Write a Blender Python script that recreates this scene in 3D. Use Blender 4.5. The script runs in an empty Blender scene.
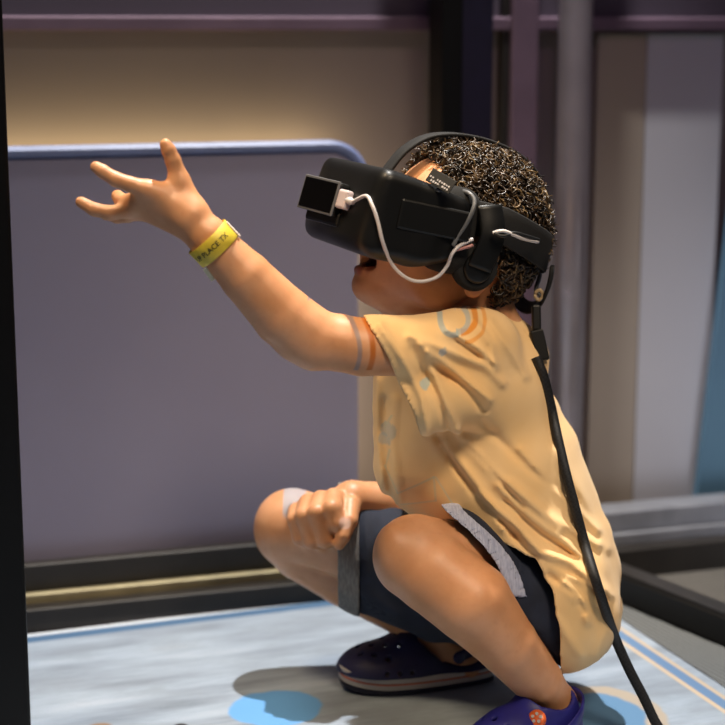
import bpy, math, random
import numpy as np
from mathutils import Vector, Matrix
from mathutils.bvhtree import BVHTree
random.seed(7); rng = np.random.default_rng(7)
C = bpy.context.scene.collection

# ------------------------------------------------------------------ camera geometry
K = 0.82                       # metres per layout unit
CAMH = 0.85 * K
F = 1690.0
PIT = math.radians(11.1); CP, SP = math.cos(PIT), math.sin(PIT)

def P(px, py, Y):
    dx = (px - 362.5) / F; dy = (362.5 - py) / F
    d = (dx, CP + dy * SP, -SP + dy * CP)
    t = Y * K / d[1]
    return Vector((dx * t, Y * K, CAMH + d[2] * t))
def G(px, py, z=0.0):
    dx = (px - 362.5) / F; dy = (362.5 - py) / F
    d = (dx, CP + dy * SP, -SP + dy * CP)
    t = (z - CAMH) / d[2]
    return Vector((dx * t, d[1] * t, z))
def depth(p): return p[1] * CP - (p[2] - CAMH) * SP
def rp(r, p): return r * depth(p) / F
def S(px, py, Y, r):
    p = P(px, py, Y); return (p, rp(r, p))
def proj(x, y, z):
    dz = z - CAMH
    d = y * CP - dz * SP
    return 362.5 + F * x / d, 362.5 - F * (y * SP + dz * CP) / d

# ------------------------------------------------------------------ object helpers
def link(o, parent=None):
    C.objects.link(o)
    if parent is not None:
        o.parent = parent
        o.matrix_parent_inverse = parent_world(parent).inverted()
    return o
def parent_world(o):
    m = Matrix.Translation(o.location) @ o.rotation_euler.to_matrix().to_4x4()
    if o.parent is not None:
        m = parent_world(o.parent) @ o.matrix_parent_inverse @ m
    return m
def tag(o, label=None, cat=None, group=None, kind=None):
    if label: o['label'] = label
    if cat: o['category'] = cat
    if group: o['group'] = group
    if kind: o['kind'] = kind
    return o
def thing(name, loc, label, cat, group=None):
    o = bpy.data.objects.new(name, None); o.empty_display_size = 0.05
    o.location = loc; C.objects.link(o)
    return tag(o, label, cat, group)
def meshobj(name, verts, faces, mat, parent=None, smooth=True, attrs=None):
    me = bpy.data.meshes.new(name)
    verts = np.asarray(verts, dtype=np.float32)
    if isinstance(faces, np.ndarray) and faces.ndim == 2:
        n, m = faces.shape
        me.vertices.add(len(verts)); me.vertices.foreach_set('co', verts.ravel())
        me.loops.add(n * m); me.loops.foreach_set('vertex_index', faces.astype(np.int32).ravel())
        me.polygons.add(n); me.polygons.foreach_set('loop_start', np.arange(0, n * m, m, dtype=np.int32))
        me.polygons.foreach_set('loop_total', np.full(n, m, dtype=np.int32))
        me.update(calc_edges=True); me.validate()
    else:
        me.from_pydata([tuple(v) for v in verts], [], [tuple(int(i) for i in f) for f in faces]); me.update()
    me.polygons.foreach_set('use_smooth', np.full(len(me.polygons), smooth, dtype=bool))
    for k, v in (attrs or {}).items():
        a = me.attributes.new(k, 'FLOAT', 'POINT'); a.data.foreach_set('value', np.asarray(v, dtype=np.float32))
    if mat: me.materials.append(mat)
    o = bpy.data.objects.new(name, me)
    return link(o, parent)

class MB:
    """collects simple shapes into one mesh"""
    def __init__(s): s.v = []; s.f = []
    def add(s, v, f):
        n = len(s.v); s.v += [tuple(x) for x in v]; s.f += [tuple(i + n for i in q) for q in f]; return s
    def box(s, c, size, R=None, bev=0.0):
        hx, hy, hz = size[0] / 2, size[1] / 2, size[2] / 2
        b = min(bev, hx * .9, hy * .9, hz * .9)
        if b <= 0:
            v = [(x, y, z) for z in (-hz, hz) for y in (-hy, hy) for x in (-hx, hx)]
            f = [(0, 2, 3, 1), (4, 5, 7, 6), (0, 1, 5, 4), (2, 6, 7, 3), (0, 4, 6, 2), (1, 3, 7, 5)]
        else:
            import bmesh
            bm = bmesh.new(); bmesh.ops.create_cube(bm, size=1)
            for q in bm.verts: q.co = (q.co.x * size[0], q.co.y * size[1], q.co.z * size[2])
            bmesh.ops.bevel(bm, geom=list(bm.edges), offset=b, segments=2, affect='EDGES', profile=0.5)
            bm.verts.index_update()
            v = [tuple(q.co) for q in bm.verts]; f = [tuple(q.index for q in p.verts) for p in bm.faces]; bm.free()
        M = R if R is not None else Matrix.Identity(3)
        return s.add([M @ Vector(q) + Vector(c) for q in v], f)
    def prism(s, poly, a, b):
        """poly: list of Vector at end a; swept by b-a"""
        d = Vector(b) - Vector(a); n = len(poly)
        v = [Vector(p) for p in poly] + [Vector(p) + d for p in poly]
        f = [tuple(range(n))[::-1], tuple(range(n, 2 * n))] + [(i, (i + 1) % n, n + (i + 1) % n, n + i) for i in range(n)]
        return s.add(v, f)
    def tube(s, pts, r, sides=10, cap=True):
        v, f = tube(pts, r, sides, cap); return s.add(v, f)
    def obj(s, name, mat, parent=None, smooth=False):
        o = meshobj(name, s.v, s.f, mat, parent, smooth)
        import bmesh
        bm = bmesh.new(); bm.from_mesh(o.data); bmesh.ops.recalc_face_normals(bm, faces=list(bm.faces)); bm.to_mesh(o.data); bm.free()
        return o

def tube(pts, r, sides=8, cap=True, flat=None):
    pts = [Vector(p) for p in pts]; n = len(pts)
    rad = r if hasattr(r, '__len__') else [r] * n
    v = []; f = []
    t0 = (pts[1] - pts[0]).normalized()
    a = t0.orthogonal().normalized()
    for i in range(n):
        t = (pts[min(i + 1, n - 1)] - pts[max(i - 1, 0)]).normalized()
        a = (a - t * a.dot(t)).normalized(); b = t.cross(a)
        for k in range(sides):
            w = 2 * math.pi * k / sides
            v.append(pts[i] + (a * math.cos(w) + b * math.sin(w)) * rad[i])
    for i in range(n - 1):
        for k in range(sides):
            k2 = (k + 1) % sides
            f.append((i * sides + k, i * sides + k2, (i + 1) * sides + k2, (i + 1) * sides + k))
    if cap:
        f.append(tuple(range(sides))[::-1]); f.append(tuple(range((n - 1) * sides, n * sides)))
    return v, f
def spline(pts, n):
    """Catmull-Rom through pts"""
    pts = [Vector(p) for p in pts]; out = []
    q = [pts[0] * 2 - pts[1]] + pts + [pts[-1] * 2 - pts[-2]]
    for i in range(len(pts) - 1):
        p0, p1, p2, p3 = q[i:i + 4]
        for k in range(n):
            t = k / n
            out.append(0.5 * ((2 * p1) + (p2 - p0) * t + (2 * p0 - 5 * p1 + 4 * p2 - p3) * t * t + (3 * p1 - p0 - 3 * p2 + p3) * t ** 3))
    out.append(pts[-1]); return out
def ribbon(pts, nors, width, thick, closed=False):
    """flat strap: nors = outward normals; width across"""
    n = len(pts); v = []; f = []
    for i in range(n):
        if closed: t = (Vector(pts[(i + 1) % n]) - Vector(pts[i - 1])).normalized()
        else: t = (Vector(pts[min(i + 1, n - 1)]) - Vector(pts[max(i - 1, 0)])).normalized()
        nn = Vector(nors[i]); nn = (nn - t * nn.dot(t)).normalized(); b = t.cross(nn)
        w = width[i] if hasattr(width, '__len__') else width
        p = Vector(pts[i])
        e = thick * 0.3
        for (sw, st) in ((-w / 2, e), (-w / 2 + e, 0), (w / 2 - e, 0), (w / 2, e), (w / 2, thick - e), (w / 2 - e, thick), (-w / 2 + e, thick), (-w / 2, thick - e)):
            v.append(p + b * sw + nn * st)
    m = n if closed else n - 1
    for i in range(m):
        j = (i + 1) % n
        for k in range(8):
            k2 = (k + 1) % 8
            f.append((i * 8 + k, i * 8 + k2, j * 8 + k2, j * 8 + k))
    if not closed:
        f.append(tuple(range(8))[::-1]); f.append(tuple(range((n - 1) * 8, n * 8)))
    return v, f

# ------------------------------------------------------------------ implicit surfaces
BIG = 0.05
class SDF:
    def like(s, D=None):
        o = SDF.__new__(SDF); o.lo, o.res, o.n, o.ax = s.lo, s.res, s.n, s.ax
        o.D = np.full(s.n, BIG, dtype=np.float32) if D is None else D
        return o
    def __init__(s, lo, hi, res):
        s.lo = np.array(lo, float); s.res = res
        n = np.ceil((np.array(hi) - s.lo) / res).astype(int) + 1
        s.n = n; s.D = np.full(n, BIG, dtype=np.float32)
        s.ax = [(s.lo[i] + res * np.arange(n[i])).astype(np.float32) for i in range(3)]
    def sl(s, lo, hi):
        i0 = np.clip(np.floor((np.array(lo) - s.lo) / s.res).astype(int), 0, s.n)
        i1 = np.clip(np.ceil((np.array(hi) - s.lo) / s.res).astype(int) + 1, 0, s.n)
        if np.any(i1 <= i0): return None, None
        q = tuple(slice(a, b) for a, b in zip(i0, i1))
        X = s.ax[0][q[0]][:, None, None]; Y = s.ax[1][q[1]][None, :, None]; Z = s.ax[2][q[2]][None, None, :]
        return q, (X, Y, Z)
    def comb(s, q, d, k, sub=False):
        a = s.D[q]
        if sub:
            d = -d
            if k > 0:
                h = np.maximum(k - np.abs(a - d), 0) / k; s.D[q] = np.maximum(a, d) + h * h * k * .25
            else: s.D[q] = np.maximum(a, d)
        else:
            if k > 0:
                h = np.maximum(k - np.abs(a - d), 0) / k; s.D[q] = np.minimum(a, d) - h * h * k * .25
            else: s.D[q] = np.minimum(a, d)
    def cone(s, A, B, k=0.0, sub=False):
        (a, ra), (b, rb) = A, B
        a = np.array(a); b = np.array(b); m = max(ra, rb) + BIG
        q, g = s.sl(np.minimum(a, b) - m, np.maximum(a, b) + m)
        if q is None: return s
        ba = b - a; L = max(float(ba @ ba), 1e-12)
        px, py, pz = g[0] - a[0], g[1] - a[1], g[2] - a[2]
        h = np.clip((px * ba[0] + py * ba[1] + pz * ba[2]) / L, 0, 1)
        d = np.sqrt((px - ba[0] * h) ** 2 + (py - ba[1] * h) ** 2 + (pz - ba[2] * h) ** 2) - (ra + (rb - ra) * h)
        s.comb(q, d.astype(np.float32), k, sub); return s
    def chain(s, L, k=0.0, kin=.002):
        P_ = np.array([tuple(a) for a, r in L]); m = max(r for a, r in L) + BIG
        q, g = s.sl(P_.min(0) - m, P_.max(0) + m)
        if q is None: return s
        best = None
        for i in range(len(L) - 1):
            (a, ra), (b, rb) = L[i], L[i + 1]; a = np.array(a); ba = np.array(b) - a; l2 = max(float(ba @ ba), 1e-12)
            px, py, pz = g[0] - a[0], g[1] - a[1], g[2] - a[2]
            h = np.clip((px * ba[0] + py * ba[1] + pz * ba[2]) / l2, 0, 1)
            d = (np.sqrt((px - ba[0] * h) ** 2 + (py - ba[1] * h) ** 2 + (pz - ba[2] * h) ** 2) - (ra + (rb - ra) * h)).astype(np.float32)
            if best is None: best = d
            else:
                e = np.maximum(kin - np.abs(best - d), 0) / kin; best = np.minimum(best, d) - e * e * kin * .25
        s.comb(q, np.minimum(best, BIG), k); return s
    def ell(s, c, rad, R=None, k=0.0, sub=False):
        c = np.array(c); m = max(rad) + BIG
        q, g = s.sl(c - m, c + m)
        if q is None: return s
        R = np.array(R) if R is not None else np.eye(3)      # columns = axes
        p = [g[i] - c[i] for i in range(3)]
        l = [p[0] * R[0, j] + p[1] * R[1, j] + p[2] * R[2, j] for j in range(3)]
        k0 = np.sqrt(sum((l[j] / rad[j]) ** 2 for j in range(3)))
        k1 = np.sqrt(sum((l[j] / rad[j] ** 2) ** 2 for j in range(3))) + 1e-9
        s.comb(q, (k0 * (k0 - 1) / k1).astype(np.float32), k, sub); return s
    def rbox(s, c, half, r, R=None, k=0.0, sub=False):
        c = np.array(c); m = float(np.linalg.norm(half)) + BIG
        q, g = s.sl(c - m, c + m)
        if q is None: return s
        R = np.array(R) if R is not None else np.eye(3)
        p = [g[i] - c[i] for i in range(3)]
        l = [np.abs(p[0] * R[0, j] + p[1] * R[1, j] + p[2] * R[2, j]) - (half[j] - r) for j in range(3)]
        d = np.sqrt(sum(np.maximum(x, 0) ** 2 for x in l)) + np.minimum(np.maximum(np.maximum(l[0], l[1]), l[2]), 0) - r
        s.comb(q, d.astype(np.float32), k, sub); return s
    def mesh(s, smooth=1):
        D = s.D; n = s.n
        sg = D < 0
        a = np.zeros(n - 1, dtype=np.int8)
        for i in (0, 1):
            for j in (0, 1):
                for k in (0, 1):
                    a += sg[i:n[0] - 1 + i, j:n[1] - 1 + j, k:n[2] - 1 + k]
        act = (a > 0) & (a < 8)
        I = np.argwhere(act)
        idx = np.full(n - 1, -1, dtype=np.int32); idx[act] = np.arange(len(I), dtype=np.int32)
        acc = np.zeros((len(I), 3)); cnt = np.zeros(len(I))
        cor = [(i, j, k) for i in (0, 1) for j in (0, 1) for k in (0, 1)]
        val = {c: D[I[:, 0] + c[0], I[:, 1] + c[1], I[:, 2] + c[2]].astype(float) for c in cor}
        for c in cor:
            for ax in range(3):
                if c[ax] == 0:
                    e = list(c); e[ax] = 1; e = tuple(e)
                    v0, v1 = val[c], val[e]; m = (v0 < 0) != (v1 < 0)
                    t = np.where(m, v0 / np.where(m, v0 - v1, 1), 0)
                    pt = np.zeros((len(I), 3)); pt += np.array(c); pt[:, ax] = t
                    acc[m] += pt[m]; cnt[m] += 1
        V = s.lo + (I + acc / cnt[:, None]) * s.res
        Q = []
        for ax in range(3):
            o = [i for i in range(3) if i != ax]
            s0 = [slice(None)] * 3; s1 = [slice(None)] * 3
            s0[ax] = slice(0, -1); s1[ax] = slice(1, None)
            ch = sg[tuple(s0)] != sg[tuple(s1)]
            E = np.argwhere(ch)
            ok = (E[:, o[0]] > 0) & (E[:, o[1]] > 0) & (E[:, o[0]] < n[o[0]] - 1) & (E[:, o[1]] < n[o[1]] - 1)
            E = E[ok]
            def cell(da, db):
                e = E.copy(); e[:, o[0]] -= da; e[:, o[1]] -= db
                return idx[e[:, 0], e[:, 1], e[:, 2]]
            q = np.stack([cell(1, 1), cell(0, 1), cell(0, 0), cell(1, 0)], 1)
            flip = sg[E[:, 0], E[:, 1], E[:, 2]]
            if ax == 1: flip = ~flip
            q[~flip] = q[~flip][:, ::-1]
            Q.append(q)
        Q = np.concatenate(Q)
        for _ in range(smooth):
            A = np.zeros_like(V); w = np.zeros(len(V))
            for i in range(4):
                for j in (1, 3):
                    A_ = V[Q[:, (i + j) % 4]]
                    for d in range(3): A[:, d] += np.bincount(Q[:, i], A_[:, d], len(V))
                    w += np.bincount(Q[:, i], minlength=len(V))
            V = V * .5 + .5 * A / np.maximum(w, 1)[:, None]
        return V, Q

def largest(V, Q):
    lab = np.arange(len(V))
    for _ in range(4000):
        m = lab[Q].min(1); new = lab.copy()
        for i in range(4): np.minimum.at(new, Q[:, i], m)
        new = new[new]
        if np.array_equal(new, lab): break
        lab = new
    c = np.bincount(lab[Q[:, 0]]); k = lab[Q[:, 0]] == c.argmax()
    return compact(V, Q[k])
def compact(V, Q):
    used = np.zeros(len(V), bool); used[Q.ravel()] = True
    mp = np.cumsum(used) - 1
    return V[used], mp[Q]
def open_cut(V, Q, fn):
    """remove the region fn > 0 and pull the rim onto fn = 0"""
    c = fn(V)
    Q = Q[(c[Q] > 0).sum(1) < 3]
    V, Q = compact(V, Q); c = fn(V)
    E = np.concatenate([np.sort(Q[:, [i, (i + 1) % 4]], 1) for i in range(4)])
    key = E[:, 0].astype(np.int64) * len(V) + E[:, 1]
    u_, n_ = np.unique(key, return_counts=True); b = u_[n_ == 1]
    rim = np.unique(np.concatenate([b // len(V), b % len(V)]))
    rim = rim[np.abs(c[rim]) < .008]
    for _ in range(3):
        p = V[rim]; c0 = fn(p); e = 2e-4
        g = np.stack([(fn(p + np.eye(3)[i] * e) - c0) / e for i in range(3)], 1)
        st = -c0[:, None] * g / np.maximum((g * g).sum(1, keepdims=True), .05)
        n = np.linalg.norm(st, axis=1, keepdims=True); st *= np.minimum(1, .0025 / np.maximum(n, 1e-9))
        V[rim] += st
    # even out the rim
    b0, b1 = b // len(V), b % len(V)
    for _ in range(6):
        A = np.zeros_like(V); w = np.zeros(len(V))
        for s0, s1 in ((b0, b1), (b1, b0)):
            for d in range(3): A[:, d] += np.bincount(s0, V[s1][:, d], len(V))
            w += np.bincount(s0, minlength=len(V))
        k = w > 0
        V[k] = .5 * V[k] + .5 * A[k] / w[k][:, None]
    return V, Q
def solid(o, t, off=-1):
    md = o.modifiers.new('thickness', 'SOLIDIFY'); md.thickness = t; md.offset = off; return o
def poly_sd(u, v, poly):
    """signed distance (px) to a closed polygon, negative inside"""
    d = np.full(u.shape, 1e9); ins = np.zeros(u.shape, bool); n = len(poly)
    for i in range(n):
        ax, ay = poly[i]; bx, by = poly[(i + 1) % n]
        ex, ey = bx - ax, by - ay
        t = np.clip(((u - ax) * ex + (v - ay) * ey) / (ex * ex + ey * ey), 0, 1)
        d = np.minimum(d, (u - ax - ex * t) ** 2 + (v - ay - ey * t) ** 2)
        c = ((ay > v) != (by > v)) & (u < (bx - ax) * (v - ay) / (by - ay + 1e-12) + ax)
        ins ^= c
    d = np.sqrt(d); return np.where(ins, -d, d)
def line_d(u, v, pts):
    d = np.full(u.shape, 1e9)
    for (ax, ay), (bx, by) in zip(pts[:-1], pts[1:]):
        ex, ey = bx - ax, by - ay
        t = np.clip(((u - ax) * ex + (v - ay) * ey) / (ex * ex + ey * ey), 0, 1)
        d = np.minimum(d, (u - ax - ex * t) ** 2 + (v - ay - ey * t) ** 2)
    return np.sqrt(d)

# ------------------------------------------------------------------ materials
def lin(h):
    if isinstance(h, str): c = [int(h[i:i + 2], 16) / 255 for i in (0, 2, 4)]
    else: c = [x / 255 for x in h]
    return tuple((x / 12.92 if x <= .04045 else ((x + .055) / 1.055) ** 2.4) for x in c) + (1,)
class N:
    def __init__(s, name):
        s.m = bpy.data.materials.new(name); s.m.use_nodes = True
        s.t = s.m.node_tree; s.b = s.t.nodes['Principled BSDF']; s.out = s.t.nodes['Material Output']
    def n(s, typ, **kw):
        q = s.t.nodes.new(typ)
        for k, v in kw.items():
            if k.startswith('i_'): s.put(q.inputs[k[2:].replace('_', ' ')], v)
            elif k.startswith('x'): s.put(q.inputs[int(k[1:])], v)
            else: setattr(q, k, v)
        return q
    def put(s, sock, v):
        if isinstance(v, bpy.types.NodeSocket): s.t.links.new(v, sock)
        elif isinstance(v, bpy.types.Node): s.t.links.new(v.outputs[0], sock)
        else: sock.default_value = v
    def math(s, op, a, b=0.0, c=None):
        q = s.n('ShaderNodeMath', operation=op, x0=a, x1=b)
        if c is not None: s.put(q.inputs[2], c)
        return q.outputs[0]
    def mix(s, fac, a, b):
        q = s.n('ShaderNodeMix', data_type='RGBA')
        s.put(q.inputs[0], fac); s.put(q.inputs[6], a); s.put(q.inputs[7], b)
        return q.outputs[2]
    def pos(s): return s.n('ShaderNodeNewGeometry').outputs['Position']
    def obj(s): return s.n('ShaderNodeTexCoord').outputs['Object']
    def noise(s, scale, detail=2, vec=None, rough=.5):
        q = s.n('ShaderNodeTexNoise', i_Scale=scale, i_Detail=detail, i_Roughness=rough)
        s.put(q.inputs['Vector'], vec if vec is not None else s.obj()); return q.outputs[0]
    def ramp(s, fac, stops):
        q = s.n('ShaderNodeValToRGB'); s.put(q.inputs[0], fac); e = q.color_ramp.elements
        while len(e) < len(stops): e.new(0.5)
        for el, (p, c) in zip(e, stops): el.position = p; el.color = c
        return q.outputs[0]
    def rng(s, v, a, b, c=0.0, d=1.0, smooth=True):
        q = s.n('ShaderNodeMapRange', interpolation_type='SMOOTHSTEP' if smooth else 'LINEAR')
        for i, x in enumerate((v, a, b, c, d)): s.put(q.inputs[i], x)
        return q.outputs[0]
    def set(s, **kw):
        for k, v in kw.items(): s.put(s.b.inputs[k.replace('_', ' ')], v)
        return s
    def bump(s, h, strength=.3, dist=.001):
        q = s.n('ShaderNodeBump', i_Strength=strength, i_Distance=dist); s.put(q.inputs['Height'], h)
        s.put(s.b.inputs['Normal'], q.outputs[0]); return s
def plain(name, col, rough=.5, metal=0.0, var=.12, scale=30, bump=0.0, bscale=400, spec=.5, bdist=.001):
    m = N(name); c = lin(col)
    nz = m.noise(scale, 3)
    m.set(Base_Color=m.mix(m.rng(nz, .3, .7), tuple(x * (1 - var) for x in c[:3]) + (1,), tuple(min(1, x * (1 + var)) for x in c[:3]) + (1,)),
          Roughness=rough, Metallic=metal)
    m.put(m.b.inputs['Specular IOR Level'], spec)
    if bump: m.bump(m.noise(bscale, 2), bump, bdist)
    return m.m

# ------------------------------------------------------------------ the booth
def rotz(a): return Matrix.Rotation(a, 3, 'Z')
WA = math.radians(17.5); WU = Vector((math.cos(WA), math.sin(WA), 0)); WV = Vector((-math.sin(WA), math.cos(WA), 0))
WO = G(28, 632); WO.z = 0
CAM = Vector((0, 0, CAMH))
def W(u, v, z): return WO + WU * u + WV * v + Vector((0, 0, z))
def Wp(px, py, v):
    d = (P(px, py, 2.0) - CAM)
    t = (WO + WV * v - CAM).dot(WV) / d.dot(WV)
    q = CAM + d * t
    return (q - WO).dot(WU), q.z
def Wu(px, py, v): return Wp(px, py, v)[0]
def Wz(px, py, v): return Wp(px, py, v)[1]

# materials of the place
m = N('carpet'); nz = m.noise(260, 3); n2 = m.noise(9, 3)
m.set(Base_Color=m.mix(m.math('ADD', m.math('MULTIPLY', nz, .7), m.math('MULTIPLY', n2, .3)), lin('2b2a2a'), lin('6a6763')), Roughness=.95)
m.bump(nz, .6, .004); M_carpet = m.m
M_black = plain('black_powder_coat', '060607', .45, var=.1, scale=60, bump=.05, bscale=900, spec=.25)
M_navyface = plain('dark_violet_anodised', '17122a', .4, var=.1, scale=40)
M_rail = plain('dark_bronze_aluminium', '2b2826', .42, .3, var=.12, scale=25)
M_sill = plain('grey_aluminium_sill', '83868f', .4, .35, var=.1, scale=25)
M_brass = plain('pale_brass_strip', '9c9273', .4, .3, var=.12, scale=30)
M_mauve = plain('mauve_painted_metal', '6d5a6b', .45, .2, var=.08, scale=14)
M_steel = plain('brushed_steel', 'a8a0a6', .36, .55, var=.06, scale=18)

def wallmat(name, a, b, s=3.0):
    m = N(name)
    nz = m.noise(s, 3); fine = m.noise(420, 2)
    m.set(Base_Color=m.mix(m.rng(nz, .35, .65), lin(a), lin(b)), Roughness=.7)
    m.bump(fine, .08, .0006); return m.m
M_wall = wallmat('wall_paint', '857b7a', '7c7374')
M_panel = wallmat('grey_panel_laminate', '86849c', '7e7c95', 2.0)
M_panelcap = plain('blue_panel_edge', '65729a', .5, var=.06)
M_tan = wallmat('tan_reflection', 'a59a8e', '9e9387')
M_pale = wallmat('pale_grey_reflection', 'bfc0c8', 'b8b9c2')
M_blue = wallmat('blue_reflection', '5d86a0', '577d98')

# floor
fl = MB(); v = [Vector((x, y, -.012)) for x, y in ((-3, -.5), (3, -.5), (3, 5), (-3, 5))]
fl.add(v, [(0, 1, 2, 3)])
tag(fl.obj('floor', M_carpet), kind='structure')

# floor mat with printed border and projected light discs painted in
MA = math.radians(20.3); MU = Vector((math.cos(MA), math.sin(MA), 0)); MV = Vector((-math.sin(MA), math.cos(MA), 0))
MC = Vector((.244, 2.129, 0))                      # back right corner
mat_o = thing('floor_mat', MC, 'pale blue-white streaked floor mat with blue border stripe under the crouching child', 'mat')
mat_o.rotation_euler = (0, 0, MA)
m = N('mat_print_light')
oc = m.obj(); sx = m.n('ShaderNodeSeparateXYZ', x0=oc); X, Y = sx.outputs[0], sx.outputs[1]
mp = m.n('ShaderNodeMapping', x0=oc); mp.inputs['Scale'].default_value = (5, 24, 1)
st = m.noise(1.0, 5, mp.outputs[0], .6)
mp2 = m.n('ShaderNodeMapping', x0=oc); mp2.inputs['Scale'].default_value = (9, 14, 1)
bl = m.noise(1.0, 4, mp2.outputs[0], .65)
base = m.ramp(st, [(.25, lin('66727f')), (.45, lin('8a97a8')), (.6, lin('9cabbd')), (.8, lin('b0bac8'))])
base = m.mix(m.rng(bl, .45, .72, 0, .6), base, lin('808b98'))
grit = m.noise(330, 2)
base = m.mix(m.rng(grit, .3, .7, 0, .16), base, lin('8d97a2'))
def band(c, a, b, e=.0012): return m.math('MULTIPLY', m.rng(c, a - e, a + e), m.rng(c, b + e, b - e))
wob = m.math('MULTIPLY', m.math('SUBTRACT', m.noise(22, 2), .5), .02)
back = m.math('MULTIPLY', Y, -1.0); rgt = m.math('MULTIPLY', X, -1.0)
for c, lo, hi, colr in ((back, -.002, .011, 'cdd5e0'), (back, .012, .031, '46678a'), (rgt, .014, .020, 'b8a894'), (rgt, .020, .034, '5f7fa6'), (rgt, .034, .040, 'bfae98')):
    base = m.mix(band(c, lo, hi), base, lin(colr))
def blob(px, py, rad, colr, ring=None, soft=.003, stretch=1.0):
    g = G(px, py) - MC; cx, cy = g.dot(MU), g.dot(MV)
    dx = m.math('SUBTRACT', X, cx); dy = m.math('MULTIPLY', m.math('SUBTRACT', Y, cy), stretch)
    d = m.math('ADD', m.math('SQRT', m.math('ADD', m.math('MULTIPLY', dx, dx), m.math('MULTIPLY', dy, dy))), wob)
    global base
    if ring: base = m.mix(m.rng(d, rad * 1.32 + soft, rad * 1.32 - soft), base, lin(ring))
    base = m.mix(m.rng(d, rad + soft, rad - soft), base, lin(colr))
blob(276, 708, .048, '5f9bd6')  # blue disc of projector light, put into the mat colour
blob(588, 716, .062, '5c86ae', 'a99f92')
blob(100, 727, .012, '8d7560'); blob(181, 726, .006, '1c1a1a')
m.set(Base_Color=base, Roughness=.62); m.bump(m.noise(500, 2), .12, .001)
mm = MB(); mm.box((-.75, -.6, -.005), (1.5, 1.2, .010), bev=.002)
o = meshobj('mat_sheet', mm.v, mm.f, m.m, None, False); o.parent = mat_o

# bottom rails of the back wall
def rail(name, prof, mat, u0=-.6, u1=1.5, parent=None):
    b = MB(); b.prism([W(u0, v, z) for v, z in prof], W(u0, 0, 0), W(u1, 0, 0)); return b.obj(name, mat, parent)
def rect(v0, v1, z0, z1, e=.0015): return [(v0, z0), (v0, z1 - e), (v0 + e, z1), (v1 - e, z1), (v1, z1 - e), (v1, z0)]
tag(rail('baseboard_back', rect(0, .022, -.012, .027), M_rail), kind='structure')
tag(rail('trim_1', rect(.026, .036, -.012, .037), M_brass, u1=.62), kind='structure')
tag(rail('trim_2', rect(.026, .036, -.012, .041), M_sill, u0=.6205), kind='structure')
tag(rail('trim_3', rect(.041, .058, -.012, .069), M_rail, u1=.62), kind='structure')
tag(rail('trim_4', rect(.041, .085, -.012, .067), M_sill, u0=.6205), kind='structure')

# back wall
VW = .20
b = MB(); b.box(W(.45, VW + .02, .70), (2.6, .04, 1.42), rotz(WA))
tag(b.obj('wall_back', M_wall), kind='structure')

# grey rounded panel in front of it, blue edge on top
pv = .07
pu0, pu1 = -.6, Wu(358, 400, pv); pz1 = Wz(180, 157, pv)
pan = thing('partition_panel', W((pu0 + pu1) / 2, pv, -.012), 'large matt grey partition panel with a rounded top corner behind the raised arm', 'panel')
def rounded_outline(u0, u1, z0, z1, r):
    return [(u0, z0), (u1, z0)] + [(u1 - r + r * math.cos(a), z1 - r + r * math.sin(a)) for a in [math.pi / 2 * i / 10 for i in range(11)]] + [(u0, z1)]
ol = rounded_outline(pu0, pu1, -.012, pz1, .035)
b = MB(); b.prism([W(u, pv, z) for u, z in ol], W(0, 0, 0), W(0, .018, 0)); b.obj('board', M_panel, pan)
edge = [(u, z) for u, z in ol[2:]]
b = MB(); nn = []
for i, (u, z) in enumerate(edge):
    if i < 11: a = math.pi / 2 * i / 10; nn.append(WU * math.cos(a) + Vector((0, 0, math.sin(a))))
    else: nn.append(Vector((0, 0, 1)))
vv, ff = ribbon([W(u, pv + .009, z) for u, z in edge], nn, .020, .016)
b.add(vv, ff); tag(b.obj('edge_trim', M_panelcap, pan), 'blue edge trim')

# mauve frame on the wall: mid rail, mullion
fr = thing('partition_frame', W(.4, VW - .02, -.012), 'mauve metal frame with a horizontal mid rail and wide upright behind the head', 'frame')
zr = Wz(600, 31, VW - .02); zr2 = Wz(600, 17, VW - .02)
b = MB(); b.box(W(.45, VW - .012, (zr + zr2) / 2), (2.6, .024, zr2 - zr), rotz(WA), .003); b.obj('mid_rail', M_mauve, fr)
ua, ub = Wu(506, 250, VW - .02), Wu(532, 250, VW - .02)
b = MB(); b.box(W((ua + ub) / 2, VW - .016, .7), (ub - ua, .030, 1.40), rotz(WA), .003); b.obj('mullion', M_mauve, fr)
ua, ub = Wu(499, 250, VW - .02), Wu(506, 250, VW - .02)
b = MB(); b.box(W((ua + ub) / 2, VW - .012, .7), (ub - ua, .020, 1.40), rotz(WA), .002); tag(b.obj('seal_strip', M_rail, fr), 'dark seal strip')

b = MB(); b.box(W(.45, VW - .002, (zr2 + 1.41) / 2), (2.6, .012, 1.41 - zr2), rotz(WA))
tag(b.obj('trim_5', wallmat('dark_plum_paint', '4a4250', '453d4b')), kind='structure')
# added boards right of the pole, painted in the wall's reflected colours
def board(name, mat, pl, pr, pz, label, cat, skew=0.0):
    v = VW - .012
    u0, u1 = Wu(pl, 360, v), Wu(pr, 360, v)
    poly = [(u0, -.012), (u1, -.012), (u1 + skew, pz), (u0 + skew, pz)]
    b = MB(); b.prism([W(u, v, z) for u, z in poly], W(0, 0, 0), W(0, .011, 0))
    return tag(b.obj(name, mat), label, cat)
ztop = Wz(660, 45, VW)
board('reflection_board', M_tan, 590, 637, zr - .004, 'added tan board for a wall reflection just right of the round steel pole', 'board')
board('reflection_board', M_pale, 638, 711, zr - .004, 'added pale grey board for a wall reflection between the tan board and the blue one', 'board')
v_ = VW - .030
b = MB(); b.prism([W(Wu(x, y, v_), v_, Wz(x, y, v_)) for x, y in ((693, 530), (800, 530), (800, 120), (742, 120))], W(0, 0, 0), W(0, .012, 0))
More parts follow.
